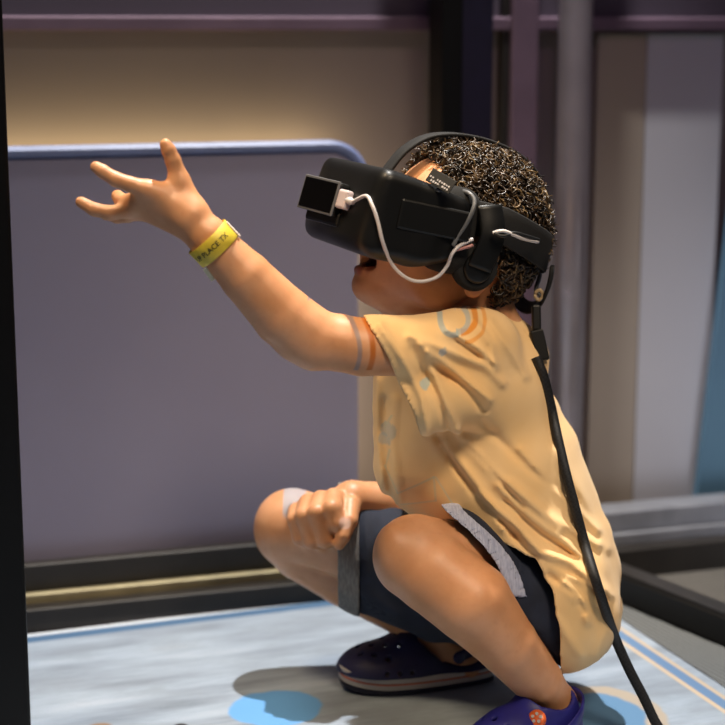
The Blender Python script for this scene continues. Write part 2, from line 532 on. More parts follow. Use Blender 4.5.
tag(b.obj('blue_reflection_board', M_blue), 'added blue board for a wall reflection with a slanted left edge at the right end of wall', 'board')

# pole
pr_ = thing('round_pole', W(Wu(569, 300, .12), .12, -.012), 'round steel pole standing upright between the child and the added tan reflection board', 'pole')
pc = W(Wu(569, 300, .12), .12, 0); rad = rp(16.5, pc + Vector((0, 0, .4)))
b = MB(); b.tube([pc + Vector((0, 0, z)) for z in (-.012, .5, 1.0, 1.45)], rad, 32); b.obj('shaft', M_steel, pr_, True)
b = MB(); b.tube([pc + Vector((0, 0, z)) for z in (-.012, .0, .004)], [rad * 1.9, rad * 1.9, rad * 1.7], 32); b.obj('base_flange', M_steel, pr_)

# black booth frame: post behind the head, front left post, side beam
pv2 = .11
ua, ub, uc = Wu(435, 80, pv2), Wu(456, 80, pv2), Wu(489, 80, pv2)
bp = thing('upright_post', W((ua + uc) / 2, pv2, -.012), 'black upright post with a dark violet face rising behind the child\'s head', 'post')
b = MB(); b.box(W((ua + ub) / 2, pv2, .7), (ub - ua, .05, 1.424), rotz(WA), .003); b.obj('post_body', M_black, bp)
b = MB(); b.box(W((ub + uc) / 2, pv2 + .004, .7), (uc - ub - .0008, .04, 1.424), rotz(WA), .003); tag(b.obj('cover_strip', M_navyface, bp), 'dark violet cover strip')

g = G(32, 745)
lp = thing('corner_post', (g.x - .03, g.y + .0, -.012), 'black corner post standing in front along the left edge', 'post')
b = MB(); b.box((g.x - .032, g.y + .02, .72), (.050, .050, 1.46), rotz(WA), .003); b.obj('post_tube', M_black, lp)
b = MB(); b.box((g.x - .032, g.y + .02, -.008), (.09, .09, .008), rotz(WA), .002); b.obj('foot_plate', M_black, lp)

e0, e1 = Vector((.3177, 2.0129, 0)), Vector((.4193, 1.8553, 0))
bd = (e1 - e0).normalized(); bn = Vector((-bd.y, bd.x, 0))
if bn.x < 0: bn = -bn
A_, B_ = e0 - bd * .12, e1 + bd * .45
sb = thing('base_beam', (A_ + B_) / 2 + Vector((0, 0, -.012)), 'black base beam running towards the viewer on the carpet at right', 'beam')
b = MB()
prof = [(0, -.012), (0, .030), (.003, .033), (.036, .033), (.039, .030), (.039, -.012)]
b.prism([A_ + bn * p + Vector((0, 0, z)) for p, z in prof], A_, B_); b.obj('beam_bar', M_black, sb)
b = MB(); b.prism([A_ + bn * p + Vector((0, 0, z)) for p, z in ((.006, .0331), (.006, .0345), (.033, .0345), (.033, .0331))], A_, B_)
tag(b.obj('cap_strip', M_rail, sb), 'dark bronze cap strip')

# tread plate strip between the beam and the mat
m = N('tread_plate'); oc = m.pos()
mp = m.n('ShaderNodeMapping', x0=oc); mp.inputs['Rotation'].default_value = (0, 0, .6); mp.inputs['Scale'].default_value = (60, 150, 1)
wv = m.n('ShaderNodeTexWave', wave_type='BANDS', bands_direction='DIAGONAL', i_Scale=1.0, i_Distortion=.6); m.put(wv.inputs['Vector'], mp.outputs[0])
m.set(Base_Color=m.mix(wv.outputs[1], lin('55585a'), lin('85898b')), Metallic=.35, Roughness=.5); m.bump(wv.outputs[1], .5, .003)
M_tread = m.m
p0 = MC + MU * .003; p1 = MC - MV * 1.0 + MU * .003
q0 = e0 - bd * .10 - bn * .003; q1 = e1 + bd * .40 - bn * .003
b = MB(); b.prism([p + Vector((0, 0, -.011)) for p in (p0, p1, q1, q0)], Vector((0, 0, 0)), Vector((0, 0, .009)))
tag(b.obj('tread_plate', M_tread), 'grey ribbed tread plate strip between the mat and the black beam', 'plate')

# ------------------------------------------------------------------ the child
def frame(yaw, pitch, roll=0.0):
    """columns: forward, side (child's left, towards the viewer), up"""
    y, p = math.radians(yaw), math.radians(pitch)
    f = Vector((-math.cos(y) * math.cos(p), -math.sin(y) * math.cos(p), math.sin(p)))
    s = Vector((math.sin(y), -math.cos(y), 0)); u = s.cross(f) * -1
    if u.z < 0: u = -u
    return Matrix((f, s, u)).transposed()
HR = frame(20, 15); HC = P(463, 227, 2.02)
def H(f, s, u): return HC + HR @ Vector((f, s, u))
def HS(px, py, s):
    """point of the head's plane at side distance s that is seen at px, py"""
    d = P(px, py, 2.0) - CAM; n = HR.col[1]
    t = (HC + n * s - CAM).dot(n) / d.dot(n); return CAM + d * t

body = SDF((-.30, 1.40, -.01), (.30, 1.92, .66), .0020)
B = body
mm_ = .001
# torso (under the clothes), neck
B.chain([S(500, 368, 2.03, 36), S(472, 402, 2.03, 54), S(500, 475, 2.03, 58), S(545, 570, 2.02, 52), S(560, 606, 2.02, 44)], 20 * mm_)
B.cone(S(466, 356, 1.94, 26), S(452, 368, 2.12, 26), 16 * mm_)
B.chain([S(462, 268, 2.02, 42), S(474, 325, 2.03, 44), S(492, 360, 2.03, 46)], 15 * mm_)
B.chain([S(394, 290, 1.995, 25), S(440, 325, 2.02, 38)], 18 * mm_)
# skull, face
B.ell(HC, (.080, .066, .074), HR, 12 * mm_)
B.ell(H(.048, 0, -.040), (.046, .050, .052), HR, 12 * mm_)
B.ell(H(.079, 0, -.077), (.019, .021, .017), HR, 14 * mm_)
for sg in (-1, 1):
    B.ell(H(.050, sg * .032, -.034), (.032, .026, .030), HR, 10 * mm_)
    B.ell(H(.030, sg * .040, -.058), (.030, .018, .026), HR, 12 * mm_)
B.ell(H(.074, 0, -.050), (.021, .027, .024), HR, 10 * mm_)
B.chain([(H(.082, 0, .010), .006), (H(.097, 0, -.018), .0085)], 8 * mm_)
for sg in (-1, 1):
    B.ell(H(.086, sg * .009, -.021), (.007, .006, .005), HR, 4 * mm_)
    B.ell(H(.074, sg * .027, .004), (.014, .015, .011), HR, 6 * mm_, sub=True)     # eye sockets
    B.ell(H(.066, sg * .027, .004), (.0115, .0115, .0115), HR, 2 * mm_)            # eyes
    B.chain([(H(.079, sg * .012, .018), .005), (H(.073, sg * .034, .020), .005)], 6 * mm_)
# open mouth
B.ell(H(.092, 0, -.0535), (.030, .022, .0120), HR, 3 * mm_, sub=True)
def lip(u0, bulge, r):
    return [(H(.096 - 1.15 * abs(s) * abs(s) / .022 - abs(s) * .05, s, u0 + bulge * (1 - (s / .021) ** 2)), r) for s in (-.020, -.012, -.004, .004, .012, .020)]
B.chain(lip(-.0505, .0085, .0034), 3 * mm_); B.chain(lip(-.0555, -.0090, .0038), 3 * mm_)
# ears
for sg in (-1, 1):
    B.ell(H(.000, sg * .068, -.030), (.013, .007, .026), HR, 5 * mm_)
    B.ell(H(.004, sg * .067, -.054), (.009, .005, .009), HR, 4 * mm_)
# raised left arm
B.chain([S(468, 354, 1.915, 25), S(402, 349, 1.87, 27), S(362, 347, 1.85, 29), S(340, 343, 1.845, 28.5), S(318, 339, 1.84, 28.5), S(283, 316, 1.835, 30.5), S(246, 277, 1.825, 26), S(208, 237, 1.82, 19.5)], 10 * mm_)
B.cone(S(312, 345, 1.84, 24), S(298, 338, 1.84, 24), 10 * mm_)
# left hand
wr = S(206, 235, 1.82, 19)
B.chain([wr, S(193, 222, 1.82, 17.5)], 8 * mm_)
mc = [(S(190, 212, 1.822, 14), S(149, 190, 1.816, 9.6)), (S(190, 217, 1.82, 14), S(143, 197, 1.824, 9.4)), (S(190, 222, 1.822, 13), S(139, 204, 1.832, 9.2)), (S(189, 228, 1.828, 12), S(141, 211, 1.842, 8.4))]
for a, b in mc: B.cone(a, b, 9 * mm_)
fingers = {
    'index': [S(149, 190, 1.816, 9.0), S(131, 184.5, 1.812, 8.0), S(116, 179.5, 1.812, 7.6), S(103, 171.5, 1.814, 6.9), S(96, 167, 1.816, 6.1)],
    'middle': [S(143, 197, 1.824, 8.8), S(126, 202, 1.842, 7.8), S(121, 200, 1.862, 7.2), S(117.5, 196, 1.880, 6.6)],
    'ring': [S(139, 204, 1.832, 8.6), S(124, 211, 1.834, 7.8), S(111, 213, 1.836, 7.5), S(94, 209.5, 1.840, 6.9), S(81, 202, 1.846, 6.0)],
    'pinky': [S(141, 211, 1.842, 8.0), S(128, 216, 1.852, 7.0), S(117, 217, 1.862, 6.5), S(106, 214, 1.874, 6.0), S(98, 209, 1.884, 5.3)],
    'thumb': [S(193, 212, 1.822, 13.5), S(186, 195, 1.826, 11.5), S(179.5, 179, 1.828, 9.6), S(173, 160.5, 1.826, 8.0), S(168.5, 150, 1.825, 7.4), S(165.5, 144.5, 1.824, 6.2)]}
for k_, L in fingers.items():
    t = SDF(body.lo, body.lo + (body.n - 1) * body.res, body.res) if False else None
    B.cone(L[0], L[1], (6 if k_ != 'thumb' else 9) * mm_)
    B.chain(L[1:], 1.5 * mm_)
B.cone(S(179, 183, 1.826, 7), S(160, 192, 1.818, 6), 10 * mm_)                   # web of the thumb
# right arm, fist on the knee
B.chain([S(450, 368, 2.13, 26), S(440, 430, 2.16, 26), S(430, 505, 2.16, 25), S(395, 504, 2.13, 22), S(352, 499, 2.10, 18)], 10 * mm_)
B.ell(P(330, 516, 2.098), (rp(25, P(330, 516, 2.1)), rp(22, P(330, 516, 2.1)), rp(21, P(330, 516, 2.1))), None, 8 * mm_)
B.cone(S(352, 500, 2.10, 17), S(335, 508, 2.095, 17), 8 * mm_)
fist = [[S(297, 509, 2.095, 9.0), S(295.5, 520, 2.070, 8.6), S(300, 538, 2.066, 7.8), S(311, 541, 2.085, 7)],
        [S(308, 503, 2.088, 9.8), S(304.5, 516, 2.060, 9.4), S(312, 541, 2.056, 8.6), S(323, 543, 2.08, 7.6)],
        [S(321, 500, 2.082, 10.2), S(317, 513, 2.052, 9.8), S(326, 540, 2.048, 9.0), S(335, 540, 2.075, 8)],
        [S(334, 498, 2.078, 10.5), S(332, 509, 2.050, 10.4), S(337, 524, 2.044, 9.2), S(341, 530, 2.066, 8.4)]]
for L in fist: B.cone(L[0], L[1], 3 * mm_); B.chain(L[1:], 1.5 * mm_)
B.chain([S(350, 506, 2.075, 11), S(349, 521, 2.050, 8.8), S(343, 536, 2.038, 7.6), S(339, 544, 2.036, 6.4)], 2.0 * mm_)
# right leg
B.chain([S(293, 527, 2.145, 39), S(316, 531, 2.125, 36), S(350, 538, 2.12, 41), S(440, 570, 2.10, 46), S(540, 600, 2.08, 48)], 10 * mm_)
B.chain([S(291, 532, 2.15, 36), S(304, 547, 2.155, 34), S(348, 571, 2.155, 36), S(404, 608, 2.145, 28), S(444, 645, 2.135, 21), S(462, 662, 2.13, 20)], 4 * mm_)
B.chain([S(464, 664, 2.13, 19), S(410, 668, 2.115, 16), S(364, 677, 2.105, 11)], 8 * mm_)
# left leg
B.chain([S(415, 556, 1.885, 42), S(446, 564, 1.90, 43), S(480, 588, 1.935, 44), S(548, 610, 1.955, 46)], 9 * mm_)
B.chain([S(414, 559, 1.88, 40), S(434, 573, 1.868, 41), S(471, 602, 1.852, 41), S(507, 644, 1.86, 31), S(538, 681, 1.89, 25), S(551, 702, 1.91, 23)], 3 * mm_)
B.ell(P(392, 549, 1.865), (rp(15, P(392, 549, 1.86)), rp(18, P(392, 549, 1.86)), rp(24, P(392, 549, 1.86))), None, 12 * mm_)   # kneecap
B.chain([S(556, 706, 1.912, 22), S(520, 726, 1.895, 18), S(478, 746, 1.87, 12)], 8 * mm_)
V_, Q_ = B.mesh(1)
U_, Vp_ = proj(V_[:, 0], V_[:, 1], V_[:, 2])
# redness of lips / mouth, pale nails
loc_ = (V_ - np.array(HC)) @ np.array(HR)
lipm = np.zeros(len(V_))
for u0, bu in ((-.0505, .0085), (-.0555, -.0090)):
    c = np.array([p for p, r in lip(u0, bu, .004)])
    dd = np.min(np.linalg.norm(V_[:, None, :] - c[None], axis=2), axis=1) if False else None
near = np.linalg.norm(V_ - np.array(H(.09, 0, -.053)), axis=1) < .045
idx = np.where(near)[0]
pts = np.array([p for u0, bu in ((-.0505, .0085), (-.0555, -.0090)) for p, r in lip(u0, bu, .004)])
dmin = np.min(np.linalg.norm(V_[idx][:, None, :] - pts[None], axis=2), axis=1)
lipm[idx] = np.clip(1 - (dmin - .0045) / .002, 0, 1)
mouth = np.zeros(len(V_)); l = loc_[idx]
inside = (((l[:, 0] - .092) / .0262) ** 2 + (l[:, 1] / .020) ** 2 + ((l[:, 2] + .0535) / .0112) ** 2) < 1.12
mouth[idx[inside & (l[:, 0] < .086)]] = 1
nail = np.zeros(len(V_))
for p, r in ((P(345, 523, 2.036), .0055),):
    nail = np.maximum(nail, np.clip(1 - (np.linalg.norm(V_ - np.array(p), axis=1) - r) / .002, 0, 1))

m = N('skin'); oc = m.pos()
n1 = m.noise(28, 3, oc); n2 = m.noise(160, 2, oc)
base = m.mix(m.rng(n1, .3, .7), lin('c98e62'), lin('d69d74'))
base = m.mix(m.rng(n2, .5, .85, 0, .14), base, lin('a4603c'))
def at(name):
    q = m.n('ShaderNodeAttribute'); q.attribute_name = name; return q.outputs['Fac']
base = m.mix(m.math('MULTIPLY', at('lip'), .8), base, lin('93453c'))
base = m.mix(at('mouth'), base, lin('3a1210'))
base = m.mix(m.math('MULTIPLY', at('nail'), .8), base, lin('e6c3b4'))
sp = m.n('ShaderNodeSeparateXYZ', x0=oc)
def light_arc(cpx, cpy, Yd, rpx, wpx, colr, lox, hix, fac=.8):
    """thin ring of projected light painted into the arm skin colour"""
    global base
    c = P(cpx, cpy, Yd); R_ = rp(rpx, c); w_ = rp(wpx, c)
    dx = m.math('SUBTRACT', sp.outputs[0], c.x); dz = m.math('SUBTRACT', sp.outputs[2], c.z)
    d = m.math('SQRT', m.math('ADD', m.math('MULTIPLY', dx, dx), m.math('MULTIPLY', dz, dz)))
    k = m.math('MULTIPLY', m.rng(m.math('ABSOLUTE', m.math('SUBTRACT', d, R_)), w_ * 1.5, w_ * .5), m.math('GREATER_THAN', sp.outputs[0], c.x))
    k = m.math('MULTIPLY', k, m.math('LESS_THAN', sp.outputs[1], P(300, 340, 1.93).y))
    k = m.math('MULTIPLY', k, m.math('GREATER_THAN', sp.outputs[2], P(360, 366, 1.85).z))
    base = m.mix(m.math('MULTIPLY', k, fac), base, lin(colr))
light_arc(308, 349, 1.83, 52, 2.2, '8d7f80', 0, 0); light_arc(317, 349, 1.83, 56, 2.8, 'b8651a', 0, 0, .95)  # grey and orange projector stripes held in the skin colour
# grey band across the far knee
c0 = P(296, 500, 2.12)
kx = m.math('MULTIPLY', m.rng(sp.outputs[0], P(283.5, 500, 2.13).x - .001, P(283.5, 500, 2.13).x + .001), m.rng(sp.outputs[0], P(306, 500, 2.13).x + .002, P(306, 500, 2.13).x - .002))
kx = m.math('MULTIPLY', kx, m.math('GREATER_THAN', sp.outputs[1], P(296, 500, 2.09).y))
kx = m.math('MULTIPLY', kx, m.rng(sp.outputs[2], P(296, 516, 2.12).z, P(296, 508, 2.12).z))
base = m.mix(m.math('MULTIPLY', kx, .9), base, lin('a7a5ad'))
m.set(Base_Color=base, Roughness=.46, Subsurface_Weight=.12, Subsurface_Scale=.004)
m.b.inputs['Subsurface Radius'].default_value = (1, .35, .2)
m.bump(m.noise(700, 2, oc), .06, .0005)
M_skin = m.m

child = thing('person', (.11, 1.66, 0), 'crouching child in yellow T-shirt and dark denim shorts reaching one hand forward', 'person')
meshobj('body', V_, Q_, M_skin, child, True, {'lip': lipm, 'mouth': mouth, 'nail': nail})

# ---- T-shirt
sh = SDF((-.10, 1.40, .02), (.32, 1.92, .48), .0022)
T = sh
T.chain([S(500, 362, 2.03, 48), S(462, 398, 2.03, 80), S(492, 470, 2.03, 90), S(540, 570, 2.02, 80), S(565, 612, 2.02, 57)], 26 * mm_)
T.cone(S(425, 375, 2.0, 50), S(426, 462, 2.0, 52), 18 * mm_)
T.cone(S(482, 350, 2.03, 42), S(470, 345, 2.02, 42), 20 * mm_)
T.cone(S(474, 350, 1.95, 34), S(452, 362, 2.13, 36), 16 * mm_)
T.chain([S(557, 611, 1.955, 62), S(548, 585, 1.95, 60), S(520, 545, 1.965, 62), S(500, 480, 1.99, 70)], 20 * mm_)
T.chain([S(449, 366, 2.14, 36), S(440, 430, 2.16, 35), S(430, 470, 2.16, 33)], 14 * mm_)
SL = T.like()
SL.chain([S(480, 350, 1.96, 36), S(452, 347, 1.912, 36), S(405, 349, 1.872, 34), S(350, 349, 1.845, 34)], 0)
SL.chain([S(500, 392, 1.98, 42), S(462, 390, 1.918, 38), S(425, 398, 1.878, 36), S(385, 406, 1.862, 32)], 12 * mm_)
xs_ = [a.astype(float) for a in np.meshgrid(*T.ax, indexing='ij', sparse=True)]
gu, gv = proj(xs_[0], xs_[1], xs_[2])
def curve_cut(u, v, pts):
    """signed px distance: >0 left of the hem polyline"""
    a_, b_ = np.array(pts[0]), np.array(pts[-1]); dv = (b_ - a_) / np.linalg.norm(b_ - a_)
    s = (u - a_[0]) * dv[1] - (v - a_[1]) * dv[0]; t = ((u - a_[0]) * dv[0] + (v - a_[1]) * dv[1]) / np.linalg.norm(b_ - a_)
    return -(s - pts[1][0] * np.sin(np.clip(t, 0, 1) * np.pi))
HEML = [(363., 314.), (3.0, 0), (423., 439.)]; Tbase = T.D.copy()
sl_cut = curve_cut(gu, gv, HEML) * .001
SLc = np.maximum(SL.D, sl_cut).astype(np.float32)
kk = 34 * mm_
hh = np.maximum(kk - np.abs(T.D - SLc), 0) / kk
sm = np.minimum(T.D, SLc) - hh * hh * kk * .25
# no bulge along the free hem edge
w_ = np.clip((-sl_cut - .026) / .055, 0, 1)
outer0 = (sm * w_ + np.minimum(T.D, SLc) * (1 - w_)).astype(np.float32)
hh = np.maximum(kk - np.abs(T.D - SL.D), 0) / kk
inner0 = (np.minimum(T.D, SL.D) - hh * hh * kk * .25 * w_).astype(np.float32)
T.D = outer0
D = T.D
# folds, on the voxels near the surface
nearv = np.argwhere(np.abs(D) < .016)
xs = T.lo + nearv * T.res
u, v = proj(xs[:, 0], xs[:, 1], xs[:, 2])
nearside = 1 / (1 + np.exp((xs[:, 1] - 2.03 * K) / .02))
disp = np.zeros(len(xs))
ridges = [([(498, 486), (529, 516), (567, 543), (606, 590)], 5, 3.6), ([(509, 482), (556, 520), (598, 545)], 5, 3.4),
    ([(478, 493), (517, 528), (540, 551), (571, 563), (610, 596)], 4.5, 4.2), ([(540, 557), (587, 584), (606, 607)], 4.5, 4.2),
    ([(563, 584), (583, 603), (588, 622)], 6, 4.0), ([(444, 443), (479, 489), (505, 528)], 6, 4.0), ([(457, 432), (486, 466), (525, 500), (560, 530)], 5, 3.6),
    ([(420, 345), (453, 369.5), (490, 400)], 4, 3.4), ([(410, 336), (445, 350), (485, 366), (503, 384)], 5, 3.2), ([(447, 330), (478, 348), (495, 364)], 4, 3.0),
    ([(490, 321), (513, 354), (526, 376)], 5, 2.6), ([(474, 320), (492, 345), (496, 368)], 4.5, 2.4), ([(380, 325), (403, 360), (422, 398), (427, 432)], 4.5, 3.4),
    ([(427, 354), (440, 388), (456, 428)], 5, 3.0), ([(556, 450), (585, 500), (608, 548)], 7, 2.0), ([(520, 450), (556, 490), (598, 530)], 5, 2.4),
    ([(395, 400), (392, 440), (400, 500)], 6, 2.0), ([(378, 380), (376, 430), (384, 490)], 5, 2.6), ([(535, 590), (560, 625), (580, 655)], 6, 2.2), ([(600, 600), (606, 630), (596, 655)], 6, 2.0)]
valleys = [([(437, 437), (457, 468), (484, 503), (517, 535)], 4.5, 5.0), ([(466, 444), (495, 475), (522, 508)], 3.5, 3.2), ([(432, 365), (462, 386), (484, 410)], 5, 3.4),
    ([(505, 500), (540, 534), (590, 566)], 3.5, 3.4), ([(500, 520), (530, 553), (580, 578), (604, 600)], 3.5, 3.6), ([(412, 350), (437, 395), (447, 425)], 4, 2.6),
    ([(480, 420), (530, 470), (575, 500)], 5, 2.2), ([(455, 340), (478, 356)], 4, 2.4), ([(548, 575), (575, 595), (585, 612)], 3.5, 3.2), ([(385, 400), (386, 450), (392, 500)], 5, 2.0)]
for sgn, LL in ((1, ridges), (-1, valleys)):
    for pts, w, a in LL:
        lo_u, hi_u = min(p[0] for p in pts) - 25, max(p[0] for p in pts) + 25
        lo_v, hi_v = min(p[1] for p in pts) - 25, max(p[1] for p in pts) + 25
        q = np.where((u > lo_u) & (u < hi_u) & (v > lo_v) & (v < hi_v) & (xs[:, 1] < 2.06 * K))[0]
        if len(q): disp[q] += sgn * a * .00145 * np.exp(-(line_d(u[q], v[q], pts) / (w * .82)) ** 2) * nearside[q]
# softer folds all over, so that the far side is creased too
far = 1 - nearside
disp += far * .0022 * np.sin(xs[:, 0] * 130 + xs[:, 2] * 190 + np.sin(xs[:, 2] * 60)) + .0006 * np.sin(xs[:, 0] * 90 - xs[:, 2] * 70)
D[nearv[:, 0], nearv[:, 1], nearv[:, 2]] -= disp.astype(np.float32)
Vs, Qs = largest(*T.mesh(1))
hem = [(250, 525), (392, 522), (450, 519), (474, 527), (494, 539), (535, 557), (553, 590), (560, 630), (561, 672), (556, 720), (250, 720)]
nc = np.array(P(472, 306, 2.025)); nd = np.array(P(492, 345, 2.03)) - np.array(P(462, 262, 2.02)); nd /= np.linalg.norm(nd)
def shirt_cut(p):
    u, v = proj(p[:, 0], p[:, 1], p[:, 2])
    cut = -poly_sd(u, v, hem) * .001
    rs = np.minimum(np.minimum((v - 452), (p[:, 1] - 2.115 * K) / .001), 470 - u)
    cut = np.maximum(cut, np.minimum(rs, 40) * .001)
    rel = p - nc; al = rel @ nd; ra = np.linalg.norm(rel - al[:, None] * nd, axis=1)
    return np.maximum(cut, np.minimum(.054 - ra, .016 - al))
# take away the disc that closes the sleeve
gi = np.clip(np.round((Vs - T.lo) / T.res).astype(int), 0, T.n - 1)
sv = SL.D[gi[:, 0], gi[:, 1], gi[:, 2]]; tv = Tbase[gi[:, 0], gi[:, 1], gi[:, 2]]
uu_, vv_ = proj(Vs[:, 0], Vs[:, 1], Vs[:, 2])
cv = curve_cut(uu_, vv_, HEML) * .001
disc = (np.abs(cv) < .0026) & (sv < -.0030) & (tv > .0005)
Qs = Qs[~(disc[Qs].sum(1) >= 2)]; Vs, Qs = compact(Vs, Qs)
Vs, Qs = open_cut(Vs, Qs, shirt_cut); Vs, Qs = largest(Vs, Qs)
m = N('yellow_cotton'); oc = m.pos(); sp = m.n('ShaderNodeSeparateXYZ', x0=oc)
base = m.mix(m.rng(m.noise(14, 3, oc), .3, .7), lin('efc588'), lin('f5d09a'))
near_ = m.math('LESS_THAN', sp.outputs[1], 1.99 * K)
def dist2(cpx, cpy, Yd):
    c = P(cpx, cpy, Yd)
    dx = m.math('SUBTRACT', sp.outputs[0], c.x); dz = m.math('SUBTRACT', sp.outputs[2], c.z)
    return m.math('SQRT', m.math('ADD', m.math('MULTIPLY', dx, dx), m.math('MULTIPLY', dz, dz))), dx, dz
def light_ring(cpx, cpy, r, w, colr, fac=.85, side=0, Yd=1.88):
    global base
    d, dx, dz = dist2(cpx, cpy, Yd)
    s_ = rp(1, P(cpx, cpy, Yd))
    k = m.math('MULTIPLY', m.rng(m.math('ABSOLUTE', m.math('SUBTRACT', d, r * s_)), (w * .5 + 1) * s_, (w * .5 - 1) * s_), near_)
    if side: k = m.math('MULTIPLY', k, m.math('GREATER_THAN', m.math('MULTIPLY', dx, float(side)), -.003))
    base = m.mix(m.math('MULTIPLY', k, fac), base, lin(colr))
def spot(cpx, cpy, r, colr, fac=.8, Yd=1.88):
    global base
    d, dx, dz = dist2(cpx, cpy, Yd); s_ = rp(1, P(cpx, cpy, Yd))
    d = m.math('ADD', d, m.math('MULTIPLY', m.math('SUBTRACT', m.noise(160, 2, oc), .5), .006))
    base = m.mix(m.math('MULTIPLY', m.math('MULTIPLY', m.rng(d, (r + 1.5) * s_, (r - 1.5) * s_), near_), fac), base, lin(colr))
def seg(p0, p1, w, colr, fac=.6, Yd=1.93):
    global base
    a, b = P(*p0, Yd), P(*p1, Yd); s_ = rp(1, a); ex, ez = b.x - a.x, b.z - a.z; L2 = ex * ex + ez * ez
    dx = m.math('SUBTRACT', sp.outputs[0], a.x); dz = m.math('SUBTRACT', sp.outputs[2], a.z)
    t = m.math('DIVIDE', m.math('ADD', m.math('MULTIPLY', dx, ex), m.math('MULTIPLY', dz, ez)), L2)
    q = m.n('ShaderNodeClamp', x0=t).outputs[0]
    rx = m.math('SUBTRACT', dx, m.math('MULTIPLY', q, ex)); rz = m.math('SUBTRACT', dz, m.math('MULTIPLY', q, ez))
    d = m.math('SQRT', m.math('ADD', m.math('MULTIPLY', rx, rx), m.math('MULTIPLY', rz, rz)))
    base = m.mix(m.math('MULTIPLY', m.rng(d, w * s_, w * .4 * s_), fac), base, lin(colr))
light_ring(464, 319, 13, 6, 'e08a1e', .9, 1); light_ring(455, 318, 15, 5.5, '9fb0b0', .8, -1); light_ring(459, 321, 10, 5, 'a3b3b4', .7, 1); light_ring(468, 322, 19, 4, 'e3922c', .7, 1)  # shoulder rings: projector light painted into the cotton colour
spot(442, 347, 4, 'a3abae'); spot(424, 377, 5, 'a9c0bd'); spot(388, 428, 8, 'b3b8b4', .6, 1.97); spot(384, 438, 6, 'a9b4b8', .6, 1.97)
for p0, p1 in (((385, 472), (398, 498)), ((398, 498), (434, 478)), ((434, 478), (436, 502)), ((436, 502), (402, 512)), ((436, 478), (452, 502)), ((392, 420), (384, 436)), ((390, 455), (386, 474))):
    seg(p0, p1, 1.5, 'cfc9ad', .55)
weave = m.noise(900, 2, oc)
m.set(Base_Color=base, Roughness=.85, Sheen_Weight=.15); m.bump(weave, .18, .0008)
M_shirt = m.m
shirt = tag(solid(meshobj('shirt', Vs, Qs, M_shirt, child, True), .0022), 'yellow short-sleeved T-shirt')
# neck rib
neck = []
ax1 = Vector(nd).orthogonal().normalized(); ax2 = Vector(nd).cross(ax1)

px2m = .001
# ---- shorts
so = SDF((-.12, 1.44, .0), (.30, 1.92, .32), .0022)
so.chain([S(415, 555, 1.885, 50), S(448, 560, 1.905, 52), S(490, 590, 1.93, 53), S(548, 612, 1.962, 54), S(546, 605, 2.02, 58)], 14 * mm_)
so.chain([S(325, 541, 2.13, 56), S(349, 546, 2.125, 57), S(440, 580, 2.10, 60), S(540, 605, 2.08, 60), S(548, 600, 2.02, 60)], 14 * mm_)
so.cone(S(500, 560, 2.02, 56), S(545, 590, 2.02, 62), 20 * mm_)
def foldnoise(F_, amp, sx, sz):
    nv = np.argwhere(np.abs(F_.D) < .012); xs = F_.lo + nv * F_.res
    F_.D[nv[:, 0], nv[:, 1], nv[:, 2]] += (amp * np.sin(xs[:, 0] * sx + xs[:, 2] * sz + 2 * np.sin(xs[:, 2] * 50)) * np.sin(xs[:, 1] * 60 + xs[:, 0] * 40)).astype(np.float32)
foldnoise(so, .0022, 120, 90)
shell = np.maximum(so.D, -(so.D + .0040))
ii = np.argwhere(np.abs(shell) < .03); xs = so.lo + ii * so.res; u, v = proj(xs[:, 0], xs[:, 1], xs[:, 2])
mid = 2.0 * K
# left leg opening line and right leg opening line
a_, b_ = np.array((447., 512.)), np.array((510., 598.)); dv = (b_ - a_) / np.linalg.norm(b_ - a_)
cl = -((u - a_[0]) * dv[1] - (v - a_[1]) * dv[0]) + 10 * np.sin(np.pi * np.clip((v - 512) / 84, 0, 1))
a2, b2 = np.array((338., 480.)), np.array((338., 610.))
cr = (a2[0] - u)
cutl = np.minimum(cl, (mid - xs[:, 1]) / px2m + 8); cutr = np.minimum(cr, (xs[:, 1] - mid) / px2m + 8)
cut = np.maximum(cutl, cutr) * px2m
cut = np.maximum(cut, np.where(xs[:, 1] < mid, np.minimum(cl, 60), np.minimum(cr, 60)) * px2m)
val = shell[ii[:, 0], ii[:, 1], ii[:, 2]]
full = so.D.copy()
shell[ii[:, 0], ii[:, 1], ii[:, 2]] = np.maximum(val, cut)
so.D = shell.astype(np.float32); Vh, Qh = so.mesh(1)
m = N('dark_denim'); oc = m.pos()
wv = m.n('ShaderNodeTexWave', bands_direction='DIAGONAL', i_Scale=500.0, i_Distortion=1.0); m.put(wv.inputs['Vector'], oc)
base = m.mix(m.rng(m.noise(40, 4, oc), .3, .7), lin('151b2c'), lin('1f273b'))
base = m.mix(m.math('MULTIPLY', wv.outputs[1], .15), base, lin('283141'))
m.set(Base_Color=base, Roughness=.85); m.bump(wv.outputs[1], .2, .0006); M_denim = m.m
shorts = tag(meshobj('shorts', Vh, Qh, M_denim, child, True), 'dark denim shorts with rolled cuffs')
